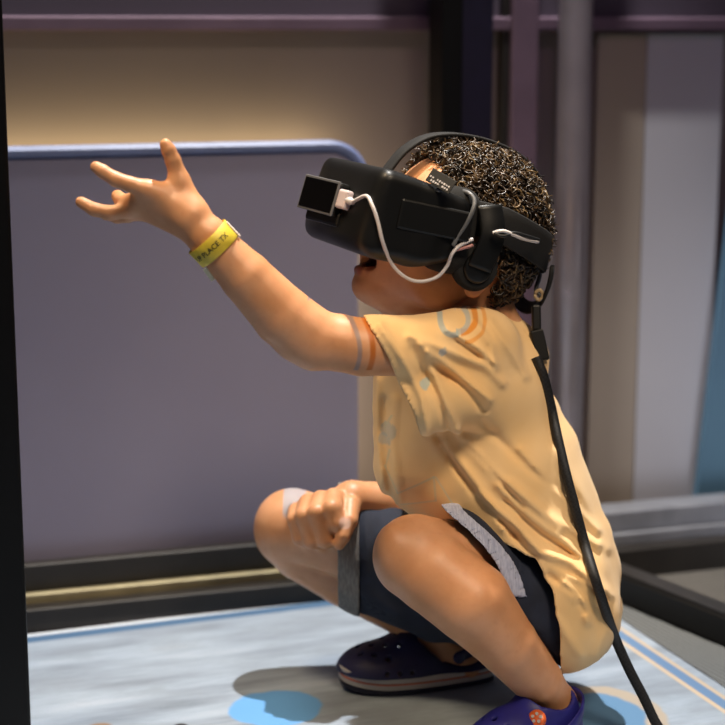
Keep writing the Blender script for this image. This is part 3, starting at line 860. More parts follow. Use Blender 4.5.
# rolled cuffs: a band just outside the shorts at the opening
def cuff(cond_lo, cond_hi, far_side, mat, label):
    f = so.like()
    s_ = np.maximum(full - .0032, -(full + .0005))
    ii = np.argwhere(np.abs(s_) < .03); xs = f.lo + ii * f.res; u, v = proj(xs[:, 0], xs[:, 1], xs[:, 2])
    t = -((u - a_[0]) * dv[1] - (v - a_[1]) * dv[0]) + 10 * np.sin(np.pi * np.clip((v - 512) / 84, 0, 1)) if not far_side else (a2[0] - u)
    side = (xs[:, 1] - mid) / px2m * (-1 if far_side else 1) + 14
    c = np.maximum(np.maximum(t - cond_hi, cond_lo - t), side)
    if not far_side: c = np.maximum(c, v - 598)
    c = c * px2m
    s_[ii[:, 0], ii[:, 1], ii[:, 2]] = np.maximum(s_[ii[:, 0], ii[:, 1], ii[:, 2]], c)
    f.D = s_.astype(np.float32); V, Q = f.mesh(4)
    return tag(meshobj('cuff', V, Q, mat, shorts, True), label)
def denimcuff(name, c1, c2):
    m = N(name); oc = m.pos()
    mp = m.n('ShaderNodeMapping', x0=oc); mp.inputs['Scale'].default_value = (600, 120, 120)
    nz = m.noise(1.0, 2, mp.outputs[0])
    m.set(Base_Color=m.mix(m.rng(nz, .3, .7), lin(c1), lin(c2)), Roughness=.9); m.bump(nz, .12, .0005); return m.m
cuff(-15, 1, False, denimcuff('pale_grey_cuff', '9fa5c0', 'bcc1d6'), 'pale blue-grey cuff')
cuff(-22, 1, True, denimcuff('grey_cuff', '6d6b68', '85827e'), 'grey cuff with a darker seam')
tb = MB(); ln = []
for i in range(24):
    pass

# ---- clogs
M_clog = plain('navy_foam', '1d1c44', .55, var=.1, scale=60, bump=.1, bscale=800, bdist=.0006)
M_clog2 = plain('blue_foam', '23237a', .5, var=.1, scale=60, bump=.1, bscale=800, bdist=.0006)
M_white = plain('white_foam', 'b9b3ad', .55, var=.06)
M_red = plain('red_stripe', 'c05a35', .5, var=.06)
M_out = plain('outsole_navy', '15152c', .6, var=.08)
def clog(heel, toe, name_label, mat, side_sign, charm=False, rim_add=0.0):
    """side_sign: +1 when the inner side of the foot is at +y of the clog"""
    heel, toe = Vector(heel), Vector(toe); L = (toe - heel).length
    ex = (toe - heel).normalized(); ez = Vector((0, 0, 1)); ey = ez.cross(ex)
    R = Matrix((ex, ey, ez)).transposed(); z0 = .0055
    def w(p): return heel + R @ Vector(p)
    root = None
    # foot outline
    def outline(off, n=64):
        out = []
        for i in range(n):
            a = 2 * math.pi * i / n; c, s = math.cos(a), math.sin(a)
            x = L / 2 + (L / 2 + off) * (abs(c) ** .78) * (1 if c > 0 else -1)
            t = min(max(x / L, 0), 1)
            wd = .026 + .0125 * math.sin(math.pi * min(t * .72 + .02, 1)) ** 2 * 1.0
            y = (wd + off) * (abs(s) ** .72) * (1 if s > 0 else -1) + side_sign * .004 * math.sin(math.pi * t)
            out.append((x, y))
        return out
    def slab(name, za, zb, off, mat, parent, label=None, curve=.006):
        v = []; f = []; n = 64; rings = [(za, off - .0015), (za + .001, off), (zb - .001, off), (zb, off - .0015)]
        for z, o_ in rings:
            for x, y in outline(o_):
                v.append(w((x, y, z + curve * max(0, (x / L - .72)) ** 2 * 12)))
        for r in range(3):
            for i in range(n): f.append((r * n + i, r * n + (i + 1) % n, (r + 1) * n + (i + 1) % n, (r + 1) * n + i))
        f.append(tuple(range(n))[::-1]); f.append(tuple(range(3 * n, 4 * n)))
        o = meshobj(name, v, f, mat, parent, False)
        return tag(o, label) if label else o
    # upper
    lo = np.minimum(np.array(heel), np.array(toe)) - .05; hi = np.maximum(np.array(heel), np.array(toe)) + .05
    hi[2] = .085; lo[2] = 0.0
    g = SDF(lo, hi, .0013)
    g.ell(w((L * .70, side_sign * .003, .018)), (L * .33, .042, .030), R, 0)
    g.ell(w((L * .52, side_sign * .002, .024)), (L * .22, .037, .040), R, 16 * mm_)
    g.ell(w((L * .24, 0, .016)), (L * .265, .034, .020 + rim_add * 1.6), R, 16 * mm_)
    d = g.D
    inn = d + .0042
    sh_ = np.maximum(d, -inn)
    ii = np.argwhere(np.abs(sh_) < .03); xs = g.lo + ii * g.res
    lc = (xs - np.array(heel)) @ np.array(R)
    # opening over the foot: above a sloping line, behind the instep
    xx = lc[:, 0] / L; zz = lc[:, 2]
    rim = np.where(xx < .36, .030 + .004 * np.cos(xx * 14), .030 + (xx - .36) * .16) + rim_add
    op = np.minimum(zz - rim, (.52 + .35 * (zz - .03) * 0 - xx) * L)
    cut = np.maximum(op, .020 - zz)
    sh_[ii[:, 0], ii[:, 1], ii[:, 2]] = np.maximum(sh_[ii[:, 0], ii[:, 1], ii[:, 2]], cut)
    g.D = sh_.astype(np.float32)
    for hx, hy in ((.80, -.5), (.80, 0), (.80, .5), (.72, -.75), (.72, -.25), (.72, .25), (.72, .75), (.88, -.28), (.88, .28), (.64, 0), (.64, -.5), (.64, .5)):
        yy = hy * .034; zt = .020 + .033 * math.sqrt(max(0, 1 - (hy * .8) ** 2 - ((hx - .66) / .34) ** 2 * .9))
        g.cone((w((hx * L, yy, zt - .008)), .0028), (w((hx * L, yy, zt + .012)), .0028), 0, True)
    for hx in (.58, .66, .74):
        for sg in (-1, 1): g.cone((w((hx * L, sg * .030, .026)), .0024), (w((hx * L, sg * .055, .026)), .0024), 0, True)
    V, Q = g.mesh(1)
    up = meshobj('clog', V, Q, mat, child, True); tag(up, name_label)
    slab('outsole', 0.0005, .0065, .0012, M_out, up); slab('midsole', .0065, .0225, .0020, M_white, up, 'white side band')
    slab('side_stripe', .0118, .0150, .0026, M_red, up, 'red stripe round the sole')
    # heel strap, rivets, charm
    pts = []; nor = []
    for i in range(25):
        a = math.radians(-78 + 156 * i / 24)
        pts.append(w((L * .36 - (L * .36 + .001) * math.cos(a), .0335 * math.sin(a) * 1.10, .036 + .020 * math.cos(a)))); nor.append(R @ Vector((-math.cos(a), math.sin(a), 0.05)))
    v, f = ribbon(pts, nor, .0125, .0028); st_ = meshobj('heel_strap', v, f, mat, up, True)
    for p, n_ in ((pts[0], nor[0]), (pts[-1], nor[-1])):
        mb = MB(); mb.tube([p + n_ * .001, p + n_ * .004, p + n_ * .005], [.0066, .0066, .0045], 16); mb.obj('rivet', mat, st_, True)
    if charm:
        c = w((L * .565, -side_sign * .0 - .026, .049)); n_ = (R @ Vector((.1, -.65, .75))).normalized()
        c = P(537, 719, 1.862)
        hit = BVHTree.FromPolygons([Vector(x) for x in V], [tuple(int(i) for i in q) for q in Q]).ray_cast(CAM, (c - CAM).normalized())
        if hit[0] is not None: c = hit[0] - (c - CAM).normalized() * .001
        n_ = Vector((-.2, -.75, .6)).normalized()
        mb = MB(); mb.tube([c - n_ * .004, c, c + n_ * .0025, c + n_ * .004], [.0085, .0088, .0085, .0062], 24)
        ch = mb.obj('charm', plain('orange_charm', 'd9622c', .35, var=.15, scale=300), up, True); tag(ch, 'round orange charm')
        a1 = n_.orthogonal().normalized(); a2_ = n_.cross(a1)
        mb = MB()
        for k in range(5):
            a = 2 * math.pi * k / 5; q = c + n_ * .0041 + (a1 * math.cos(a) + a2_ * math.sin(a)) * .0040
            mb.tube([q - n_ * .0005, q + n_ * .0006], .0016, 10)
        tag(mb.obj('charm_relief', M_white, ch, False), 'white dots')
    return up
clog(G(492, 677), G(341, 688), 'navy clog with white and red sole band on the far foot', M_clog, -1)
clog(G(572, 747), G(447, 792), 'blue clog with heel strap and orange charm on the near foot', M_clog2, 1, True, .032)

# ------------------------------------------------------------------ hair
def hairmask(d):
    """d: unit direction(s) in the head frame (normalised by radii)"""
    f, s, u = d[:, 0], np.abs(d[:, 1]), d[:, 2]
    top = (u > .50) & (f < .60 + .0 * u)
    temple = (u <= .50) & (u > .10) & (f < .34 + .45 * (u - .10))
    side = (u <= .10) & (u > -.35) & (f < -.10)
    backh = (u <= -.35) & (f < -.22) & (u > -1.1)
    return top | temple | side | backh
hr0 = np.array((.0815, .071, .077))
# dark under-layer
nu, nv_ = 96, 64
vv = []; 
for j in range(nv_ + 1):
    for i in range(nu):
        a = 2 * math.pi * i / nu; b_ = math.pi * j / nv_
        vv.append((math.sin(b_) * math.cos(a), math.sin(b_) * math.sin(a), math.cos(b_)))
vv = np.array(vv); mk = hairmask(vv)
bump_ = 1 + .012 * np.sin(vv[:, 0] * 40 + 3 * vv[:, 1]) * np.sin(vv[:, 1] * 37) * np.sin(vv[:, 2] * 41 + 2 * vv[:, 0])
pts = vv * hr0 * bump_[:, None]
low = vv[:, 2] < -.3
pts[:, 0] -= np.where(low, (-.3 - vv[:, 2]) * .018, 0)
pts[:, 0] *= np.where(low & (vv[:, 0] < 0), 1.0, 1.0)
pw = np.array([tuple(H(*p)) for p in pts])
ff = []
for j in range(nv_):
    for i in range(nu):
        q = (j * nu + i, j * nu + (i + 1) % nu, (j + 1) * nu + (i + 1) % nu, (j + 1) * nu + i)
        if all(mk[k] for k in q): ff.append(q)
m = N('hair_base'); m.set(Base_Color=m.mix(m.noise(300, 2), lin('0e0a07'), lin('1d150f')), Roughness=.8); m.bump(m.noise(500, 3), .8, .003); M_hairbase = m.m
hairbase = tag(meshobj('hair', pw, ff, M_hairbase, child, True), 'short dark curly hair')
# curls
HV = []; HF = []; HT = []; off = 0
sides = 4
NC = 3300; count = 0
while count < NC:
    d = rng.normal(size=3); d /= np.linalg.norm(d)
    if not hairmask(d[None])[0]: continue
    if d[2] < -.3 and rng.random() < .3: continue
    p = d * hr0 * .99
    if d[2] < -.3: p[0] -= (-.3 - d[2]) * .018
    nrm = d / hr0; nrm /= np.linalg.norm(nrm)
    tan = rng.normal(size=3); tan -= nrm * (tan @ nrm); tan /= np.linalg.norm(tan)
    h_ = rng.uniform(.010, .018) * (1.0 if d[2] > -.2 else .55); R_ = rng.uniform(.0034, .0068); turns = rng.uniform(.9, 1.9)
    if abs(d[2] - .02) < .26 and d[0] > -.72 and abs(d[1]) > .4: h_ *= .3; R_ *= .4
    axis = nrm * rng.uniform(.25, .8) + tan * rng.uniform(.6, 1.0); axis /= np.linalg.norm(axis)
    e1_ = np.cross(axis, nrm); e1_ /= max(np.linalg.norm(e1_), 1e-6); e2_ = np.cross(axis, e1_)
    n_ = 15; ph = rng.uniform(0, 6.28)
    path = []
    for i in range(n_):
        t = i / (n_ - 1); a = ph + turns * 2 * math.pi * t
        rr = R_ * (.45 + .55 * math.sin(math.pi * min(1, t * 1.2 + .1)))
        path.append(p + axis * h_ * t + nrm * .0015 + (e1_ * math.cos(a) + e2_ * math.sin(a)) * rr)
    path = [H(*q) for q in path]
    rad = [rng.uniform(.0008, .0014) * (1 - .55 * (i / (n_ - 1)) ** 2) for i in range(n_)]
    v, f = tube(path, rad, sides, False)
    HV += [tuple(q) for q in v]; HF += [tuple(k + off for k in q) for q in f]; HT += [count % 97 / 97.] * len(v)
    off += len(v); count += 1
m = N('hair_curls')
q = m.n('ShaderNodeAttribute'); q.attribute_name = 'tone'
m.set(Base_Color=m.ramp(q.outputs['Fac'], [(0, lin('150e08')), (.45, lin('2a1d11')), (.8, lin('57422a')), (1, lin('7d6642'))]), Roughness=.38)
m.put(m.b.inputs['Specular IOR Level'], .6)
tag(meshobj('curls', np.array(HV), np.array(HF), m.m, hairbase, True, {'tone': HT}), 'loose dark brown curls')

# ------------------------------------------------------------------ wristband
wb_a = np.array(P(208, 237, 1.82)); wb_b = np.array(P(246, 277, 1.825))
ax = Vector(wb_b - wb_a).normalized(); wc = P(213.5, 243.5, 1.82)
s1 = ax.cross(Vector((0, 1, 0))).normalized(); s2 = ax.cross(s1).normalized()
if s2.y > 0: s2 = -s2                         # s2 looks to the viewer
if s1.z < 0: s1 = -s1
ru = rp(24.0, wc); rv = rp(24.5, wc)
wband = thing('wristband', wc, 'yellow paper wristband with dark lettering on the raised wrist', 'wristband')
M_yel = plain('yellow_band', 'd9c13a', .5, var=.10, scale=120); M_tab = plain('pale_band_tab', 'ded6b6', .5, var=.04)
def wpt(a, r=1.0): return wc + s1 * math.cos(a) * ru * r + s2 * math.sin(a) * rv * r
n_ = 48; pts = [wpt(2 * math.pi * i / n_) for i in range(n_)]; nor = [(p - wc) for p in pts]
bw = rp(20, wc)
v, f = ribbon(pts, nor, bw, .0006, True); meshobj('band', v, f, M_yel, wband, True)
# snap tab at the top, loose tail at the bottom
t0 = wpt(.18, 1.04); 
mb = MB(); mb.box(wpt(0.12, 1.05) + ax * bw * .12, (bw * .98, rp(5, wc), .0012), Matrix((ax, s2, s1)).transposed(), .0004); mb.obj('clasp', plain('white_clasp', 'f0e4dc', .4, var=.03), wband)
mb = MB(); tdir = (ax * .95 - s1 * .12).normalized(); tw = (s2 * .6 + s1 * .8); tw = (tw - tdir * tw.dot(tdir)).normalized()
mb.box(wpt(math.pi, 1.04) + ax * bw * 1.0, (rp(15, wc), rp(6, wc), .0008), Matrix((tdir, tw, tdir.cross(tw))).transposed(), .0002); mb.obj('loose_tail', M_tab, wband)
cu = bpy.data.curves.new('wording', 'FONT'); cu.body = 'UP PLACE TX'; cu.size = rp(7.6, wc); cu.align_x = 'CENTER'; cu.align_y = 'CENTER'; cu.resolution_u = 2
cu.offset = .00008
to = bpy.data.objects.new('wording', cu); C.objects.link(to)
bpy.context.view_layer.update()
tme = bpy.data.meshes.new_from_object(to.evaluated_get(bpy.context.evaluated_depsgraph_get())); bpy.data.objects.remove(to)
# reads from the lower edge up to the top one: x of the text runs up the band
vv = []
for q in tme.vertices:
    ang = math.pi / 2 + .10 - q.co.x / ru
    p = wc + (s1 * math.cos(ang) * ru + s2 * math.sin(ang) * rv); nn_ = (s1 * math.cos(ang) + s2 * math.sin(ang)).normalized()
    vv.append(p + nn_ * .0009 - ax * q.co.y)
ff = [tuple(p.vertices) for p in tme.polygons]
meshobj('lettering', [tuple(x) for x in vv], ff, plain('band_ink', '2d2a1c', .6), wband, False)

# ------------------------------------------------------------------ headset
M_hs = plain('black_headset_plastic', '0a0b0b', .42, var=.08, scale=40, bump=.06, bscale=1500, bdist=.0004, spec=.38)
M_hs2 = plain('black_fabric', '08080a', .8, var=.15, scale=80, bump=.3, bscale=900, bdist=.0006)
M_foam = plain('black_foam', '101010', .95, var=.2, scale=150, bump=.4, bscale=900, bdist=.0008)
M_cab = plain('white_cable', 'cfcacb', .4, var=.04); M_grey = plain('grey_cable', '5a5c60', .4, var=.05); M_blkc = plain('black_cable', '161718', .45, var=.1)
XR = frame(20, 13); XC = P(379, 211, 1.965)
def X(f, s, u): return XC + XR @ Vector((f, s, u))
hs = thing('vr_headset', XC, 'black virtual-reality headset strapped over the child\'s eyes with ear cup', 'headset')
g = SDF(np.array(XC) - .14, np.array(XC) + .14, .0016)
XR2 = np.array(XR)
g.rbox(X(.010, 0, .001), (.045, .087, .043), .014, XR, 0)
g.rbox(X(-.030, 0, -.001), (.030, .084, .043), .014, XR, 8 * mm_)
def halfspace(p, n, k):
    n = n.normalized(); s = n.cross(XR.col[1]).normalized(); g.rbox(p + n * .15, (.15, .3, .3), .0, Matrix((n, XR.col[1], s)).transposed(), k, True)
halfspace(X(-.030, 0, -.040), XR.col[0] * -.50 - XR.col[2], .014)
halfspace(X(.034, 0, .044), XR.col[2] - XR.col[0] * .17, .010)
halfspace(X(.054, 0, -.022), XR.col[0] + XR.col[2] * .26, .012)
halfspace(X(.044, 0, -.040), XR.col[0] * .55 - XR.col[2], .010)
for sg in (1, -1): halfspace(X(.0525, sg * .060, 0), XR.col[0] + XR.col[1] * sg * .35, .016)
# recess for the face
g.ell(X(-.105, 0, -.006), (.085, .074, .070), XR, 6 * mm_, sub=True)
g.ell(HC, (.083, .069, .078), HR, 0, sub=True)
g.cone((H(.080, 0, .012), .014), (H(.098, 0, -.028), .018), 6 * mm_, True)
Vv, Qv = largest(*g.mesh(1)); vis = meshobj('visor', Vv, Qv, M_hs, hs, True)
# soft facial interface
g2 = SDF(np.array(XC) - .14, np.array(XC) + .14, .0018)
g2.rbox(X(-.052, 0, -.002), (.022, .079, .041), .018, XR, 0)
g2.ell(HC, (.0815, .0675, .0755), HR, 0, sub=True)
g2.ell(H(.050, 0, -.034), (.034, .060, .032), HR, 0, sub=True)
g2.cone((H(.080, 0, .012), .014), (H(.098, 0, -.030), .019), 4 * mm_, True)
V, Q = largest(*g2.mesh(1)); meshobj('face_cushion', V, Q, M_foam, hs, True)
# raised side plates
for sg in (1, -1):
    mb = MB(); mb.box(X(-.022, sg * .0860, .004), (.074, .0055, .028), XR, .0022); tag(mb.obj('side_plate', M_hs, hs), 'ridged side plate')
# sensor on the front, at the top corner of the far half
fn_ = (XR.col[0] + XR.col[1] * .22 + XR.col[2] * .08).normalized(); fs = (XR.col[1] - XR.col[0] * .22).normalized(); fs = (fs - fn_ * fs.dot(fn_)).normalized(); fu = fn_.cross(fs) * -1
if fu.z < 0: fu = -fu
SRm = Matrix((fn_, fs, fu)).transposed(); sc = X(.0575, .001, .003)
def SX(a, b, c): return sc + SRm @ Vector((a, b, c))
sen = MB(); sen.box(SX(0, 0, 0), (.013, .062, .032), SRm, .003); sn = sen.obj('motion_sensor', M_hs, hs)
mb = MB(); mb.box(SX(.0064, 0, 0), (.0018, .063, .033), SRm, .0008); tag(mb.obj('sensor_rim', plain('grey_rim', '7a7c82', .35, .4, var=.05), sn), 'grey rim')
mb = MB(); mb.box(SX(.0072, 0, 0), (.0016, .058, .0285), SRm, .0006); tag(mb.obj('sensor_glass', plain('black_glass', '040405', .35, var=.0, spec=.12), sn), 'black glass')
mb = MB(); mb.box(SX(-.006, .006, -.018), (.014, .060, .014), SRm, .003); mb.obj('sensor_mount', M_hs, hs)
mb = MB(); mb.box(SX(.002, .0385, .0015), (.0085, .016, .018), SRm, .0022); pl_ = mb.obj('plug', plain('white_plug', 'cdbfc2', .4, var=.05), hs); tag(pl_, 'white plug')
mb = MB(); mb.tube([SX(.002, .045, .0015), SX(.002, .050, .0015), SX(.002, .054, .001)], [.0042, .0034, .0026], 14); mb.obj('strain_relief', M_cab, pl_, True)
vbv = BVHTree.FromPolygons([Vector(x) for x in Vv], [tuple(int(i) for i in q) for q in Qv])
hbv = BVHTree.FromPolygons([Vector(x) for x in V_], [tuple(int(i) for i in q) for q in Q_])
def on_surface(L, r, bvs=None):
    out = []
    for px, py, Y in L:
        d = (P(px, py, 2.0) - CAM).normalized(); p = P(px, py, Y)
        for b_ in (bvs or (vbv, hbv)):
            h = b_.ray_cast(CAM, d)
            if h[0] is not None:
                q = h[0] - d * (r * 1.3 + .001)
                if q.y < p.y or bvs: p = q
        out.append(p)
    return out
# white sensor cable: loops under the cheek and back up to the ear cup
def at_px(L): return [P(*q) for q in L]
wc_pts = [SX(.002, .052, .001)] + on_surface([(366, 196, 1.97), (372, 205, 1.97), (378, 222, 1.97), (383, 243, 1.97), (392, 264, 1.868), (405, 277, 1.875), (420, 281.5, 1.882), (437, 277, 1.886), (447, 266, 1.887), (452, 254, 1.888), (459, 246, 1.888), (473, 239, 1.890)], .0022)
mb = MB(); mb.tube(spline(wc_pts, 8), .0017, 10); tag(mb.obj('sensor_cable', M_cab, hs, True), 'white cable')
# grey wire from the visor top round to the strap
gw = on_surface([(438, 190, 1.945), (452, 191, 1.925), (466, 192, 1.905), (474, 199, 1.895), (473, 210, 1.888), (466, 224, 1.886), (458, 236, 1.886), (453, 246, 1.886)], .0022)
mb = MB(); mb.tube(spline(gw, 8), .0021, 10); tag(mb.obj('audio_wire', M_grey, hs, True), 'grey wire')
tw1 = at_px([(493, 233, 1.894), (503, 231, 1.892), (514, 235, 1.898), (524, 239, 1.908), (538, 242, 1.935)])
tw2 = at_px([(494, 233, 1.892), (503, 236, 1.892), (514, 233, 1.898), (526, 236, 1.908), (539, 240, 1.937)])
mb = MB(); mb.tube(spline(tw1, 8), .0017, 8); tag(mb.obj('twisted_wire', M_cab, hs, True), 'white twisted wire')
mb = MB(); mb.tube(spline(tw2, 8), .0017, 8); tag(mb.obj('twisted_wire', M_blkc, hs, True), 'black twisted wire')
mb = MB(); mb.tube(spline(at_px([(448, 250, 1.889), (456, 250, 1.888), (464, 248, 1.888), (473, 245, 1.890)]), 6), .0015, 8); tag(mb.obj('twisted_wire', plain('pink_wire', 'b07d7a', .4, var=.05), hs, True), 'pink wire')
# straps
def hp(a, u, rf=.087, rs=.0795): return H(rf * math.cos(a), rs * math.sin(a), u)
pts = []; nor = []
for i in range(49):
    a = math.radians(38 + (360 - 76) * i / 48)
    back = (1 - math.cos(a)) / 2
    uu = .012 - .020 * max(0, -math.cos(a))
    pts.append(hp(a, uu)); nor.append(HR @ Vector((math.cos(a) / .098, math.sin(a) / .083, .0)))
wd = [.030 + .006 * math.sin(math.pi * i / 48) for i in range(49)]
v, f = ribbon(pts, nor, wd, .0045); meshobj('side_strap', v, f, M_hs2, hs, True)
tp = spline([H(.092, 0, .032), H(.078, 0, .058), H(.054, 0, .077), H(.014, 0, .0855), H(-.032, 0, .081), H(-.062, 0, .064), H(-.082, 0, .036), H(-.089, 0, .002), H(-.090, 0, -.020)], 6)
nor = [(p - H(0, 0, 0)) for p in tp]
v, f = ribbon(tp, nor, .022, .0035); meshobj('top_strap', v, f, M_hs2, hs, True)
bp_ = [H(-.078 - .010 * math.sin(a), .050 * math.cos(a), -.016 - .046 * math.sin(a)) for a in [math.pi * i / 20 for i in range(21)]]
nor = [HR @ Vector((-1, .5 * math.cos(math.pi * i / 20), -.3)) for i in range(21)]
v, f = ribbon(bp_, nor, .014, .0040); meshobj('rear_cradle', v, f, M_hs2, hs, True)
# ear cups with their arms
for sg in (1, -1):
    if sg == 1: ec = HS(475, 267, .083); a_top = HS(488, 206, .086); a_mid = HS(489, 236, .089)
    else:
        loc = HR.transposed() @ (HS(475, 267, .083) - HC); ec = H(loc.x, -.083, loc.z)
        loc = HR.transposed() @ (HS(488, 206, .086) - HC); a_top = H(loc.x, -.086, loc.z); loc = HR.transposed() @ (HS(489, 236, .089) - HC); a_mid = H(loc.x, -.089, loc.z)
    n_ = HR.col[1] * sg
    r_ = rp(24.5, ec)
    mb = MB(); mb.tube([ec - n_ * .010, ec - n_ * .006, ec + n_ * .001, ec + n_ * .0045, ec + n_ * .006], [r_ * .86, r_ * .96, r_, r_ * .93, r_ * .80], 40); cup = mb.obj('ear_cup', M_foam, hs, True)
    mb = MB(); mb.tube([ec + n_ * .004, ec + n_ * .0085, ec + n_ * .010], [r_ * .66, r_ * .62, r_ * .52], 36); mb.obj('speaker_cap', M_hs, cup, True)
    dn = (ec - a_top); L_ = dn.length
    v, f = ribbon(spline([a_top, a_mid + n_ * .004, ec + n_ * .006], 8), [n_] * 17, .025, .006); meshobj('ear_arm', v, f, M_hs, hs, True)
# small printed tag at the temple
tg0 = P(439, 183, 1.915)
tR = Matrix(((HR.col[0] * -1 + HR.col[2] * -.28).normalized(), HR.col[1], Vector((0, 0, 1)))).transposed()
tx = (P(452, 190, 1.905) - P(425, 174, 1.925)).normalized(); ty = Vector((.4, .25, .85)); ty = (ty - tx * ty.dot(tx)).normalized(); tz = tx.cross(ty).normalized()
tR = Matrix((tx, ty, tz)).transposed()
tc = P(441, 181, 1.872)
mb = MB(); mb.box(tc, (rp(30, tc), rp(15, tc), .0012), Matrix((tx, ty, tz)).transposed(), .0003); tgo = mb.obj('printed_tag', M_blkc, hs)
mb = MB(); r2 = random.Random(3)
for row in (0, 1):
    for k in range(9):
        if r2.random() < .2: continue
        mb.box(tc + tx * rp(-12 + 2.9 * k, tc) + ty * rp(-1 - 3.4 * row, tc) + tz * .0008, (rp(r2.uniform(1, 2.2), tc), rp(r2.uniform(1.2, 2.4), tc), .0004), Matrix((tx, ty, tz)).transposed())
tag(mb.obj('tag_print', M_cab, tgo), 'white print')

# thick braided cable from the back of the head down the back to the floor
m = N('braided_sleeve'); oc = m.pos()
mp = m.n('ShaderNodeMapping', x0=oc); mp.inputs['Scale'].default_value = (420, 420, 420)
ck = m.n('ShaderNodeTexChecker', i_Scale=1.0); m.put(ck.inputs['Vector'], mp.outputs[0])
m.set(Base_Color=m.mix(ck.outputs[1], lin('050506'), lin('1b1b1e')), Roughness=.6); m.bump(ck.outputs[1], .7, .001); M_braid = m.m
bv = BVHTree.FromPolygons([Vector(x) for x in Vs], [tuple(int(i) for i in q) for q in Qs])
cpx = [(536, 357), (542, 372), (547, 390), (552, 412), (558, 440), (566, 474), (575, 508), (585, 545), (595, 578), (606, 612), (616, 640), (629, 669), (643, 696), (659, 728), (676, 760)]
crad = rp(5.2, P(570, 470, 1.95)); cp = []; Yl = None
guess = [1.985, 1.98, 1.975, 1.97, 1.96, 1.945, 1.93, 1.92, 1.925, 1.93, 1.935, 1.935, 1.93, 1.92, 1.91]
for (px, py), Yg in zip(cpx, guess):
    d = (P(px, py, 2.0) - CAM).normalized(); h = bv.ray_cast(CAM, d)
    if h[0] is not None:
        p = h[0] - d * (crad + .002); Yg = min(Yg, p.y / K)
    cp.append(P(px, py, Yg))
last = G(700, 770); cp[-1].z = max(cp[-1].z, crad); cp += [Vector((cp[-1].x + .05, cp[-1].y - .02, crad)), Vector((cp[-1].x + .25, cp[-1].y - .06, crad))]
for q in cp: q.z = max(q.z, crad)
cable = thing('tether_cable', cp[-1].copy(), 'thick black braided cable hanging from the headset down the child\'s back to the mat', 'cable')
top = at_px([(538, 290, 2.02), (537, 303, 2.01), (536, 318, 2.0), (536, 330, 1.995), (537, 343, 1.99)])
mb = MB(); sp_ = spline(cp, 10); mb.tube(sp_, crad, 12); mb.obj('braided_sleeve', M_braid, cable, True)
dv_ = (cp[0] - top[0]).normalized()
def rodbox(a, b, w, t, mat, name, bev=.0015):
    d = (b - a); L_ = d.length; d.normalize(); s = d.cross(Vector((0, 1, 0))).normalized(); n_ = s.cross(d)
    mb = MB(); mb.box((a + b) / 2, (w, t, L_), Matrix((s, n_, d)).transposed(), bev); return mb.obj(name, mat, cable)
rodbox(P(536, 330, 1.995), P(543, 361, 1.985), .0135, .011, M_hs, 'connector_block', .002)
rodbox(P(536, 305, 2.005), P(536.5, 331, 1.997), .009, .009, M_hs, 'strain_relief', .002)
mb = MB(); mb.tube(spline(at_px([(541, 268, 2.03), (539, 279, 2.025), (536, 290, 2.015), (541, 297, 2.01), (536.5, 307, 2.005)]), 8), .0022, 8); mb.obj('lead_wire', M_grey, cable, True)
mb = MB(); mb.tube(spline(at_px([(535, 293, 2.0), (540, 290, 1.998), (543, 295, 1.998), (539, 300, 2.0), (535, 296, 2.0), (537, 291, 2.003)]), 8), .0017, 8); tag(mb.obj('wire_tie', plain('beige_tie', 'b09a78', .5, var=.05), cable, True), 'beige tie')

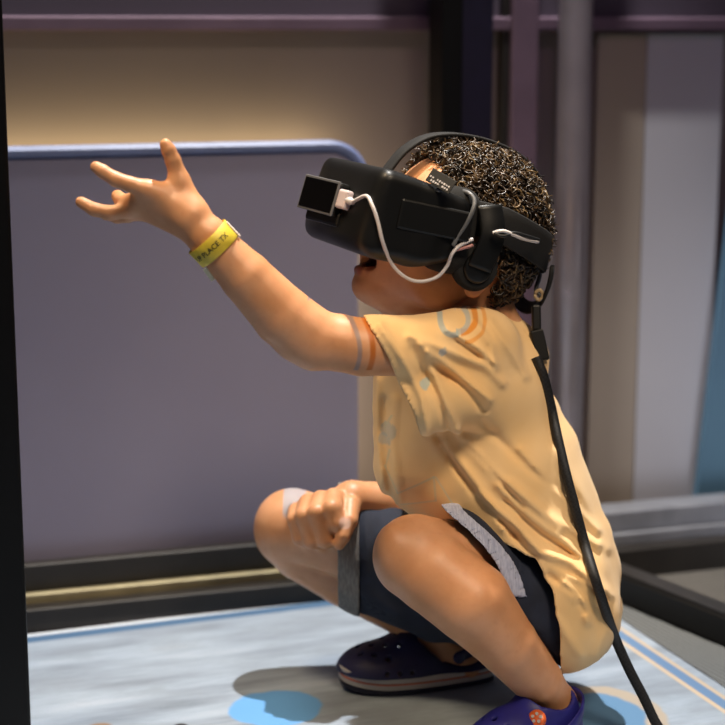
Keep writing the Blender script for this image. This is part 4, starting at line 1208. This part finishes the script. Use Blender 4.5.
# ------------------------------------------------------------------ camera, lights
cd = bpy.data.cameras.new('camera'); cam = bpy.data.objects.new('camera', cd); C.objects.link(cam)
cam.location = (0, 0, CAMH); cam.rotation_euler = (math.pi / 2 - PIT, 0, 0)
cd.sensor_width = 36; cd.lens = F / 725 * 36; cd.clip_start = .05
cd.dof.use_dof = True; cd.dof.focus_distance = 1.60; cd.dof.aperture_fstop = 4.0
bpy.context.scene.camera = cam
def light(name, typ, loc, target, energy, color, **kw):
    d = bpy.data.lights.new(name, typ); d.energy = energy; d.color = color
    for k, v in kw.items(): setattr(d, k, v)
    o = bpy.data.objects.new(name, d); o.location = loc
    o.rotation_euler = (Vector(target) - Vector(loc)).to_track_quat('-Z', 'Y').to_euler(); C.objects.link(o); return o
light('projector', 'SPOT', (.20, 2.08, 2.5), (0.02, 1.66, .1), 340, (1.0, .96, .90), spot_size=math.radians(52), spot_blend=.4, shadow_soft_size=.022)
light('warm_fill', 'SPOT', (-.85, 1.35, 2.4), (.03, 1.66, .36), 160, (1.0, .74, .44), spot_size=math.radians(25), spot_blend=.7, shadow_soft_size=.25)  # unseen warm fill added to light the child from the left
light('camera_side_fill', 'SPOT', (.75, .1, 2.5), (.06, 1.62, .36), 225, (1.0, .80, .58), spot_size=math.radians(25), spot_blend=.7, shadow_soft_size=.35)  # unseen camera-side fill, added and coned onto the child
# unseen warm glow strips added behind the grey panel washing the wall
c0 = W((pu0 + pu1) / 2, VW - .042, pz1 - .022)
s = light('wall_glow_fill', 'AREA', c0, c0 + WV * .10 + Vector((0, 0, .06)), .85, (1.0, .76, .38), shape='RECTANGLE', size=pu1 - pu0 - .02, size_y=.012)
c1 = W(pu1 - .02, pv + .045, .30)
light('edge_glow_fill', 'AREA', c1, c1 + WV * .10 + WU * .12, .35, (1.0, .80, .50), shape='RECTANGLE', size=.012, size_y=.44)  # unseen, added to warm the wall beside the panel
light('right_wall_fill', 'SPOT', (1.02, 1.75, .10), (.56, 2.32, .16), 8, (.95, .95, 1.0), spot_size=math.radians(48), spot_blend=1.0, shadow_soft_size=.15)  # unseen fill added to brighten the right of the wall
light('pink_tint_fill', 'SPOT', (.2, .4, 2.6), (.35, 2.3, .70), 14, (1.0, .45, .85), spot_size=math.radians(26), spot_blend=1.0, shadow_soft_size=.1)  # unseen pink spot added to tint the pole and rail
w = bpy.context.scene.world = bpy.data.worlds.new('world'); w.use_nodes = True
w.node_tree.nodes['Background'].inputs[0].default_value = (.60, .55, .62, 1); w.node_tree.nodes['Background'].inputs[1].default_value = .13
vs = bpy.context.scene.view_settings; vs.view_transform = 'Standard'; vs.look = 'None'; vs.gamma = 1; vs.exposure = 0; vs.use_curve_mapping = False
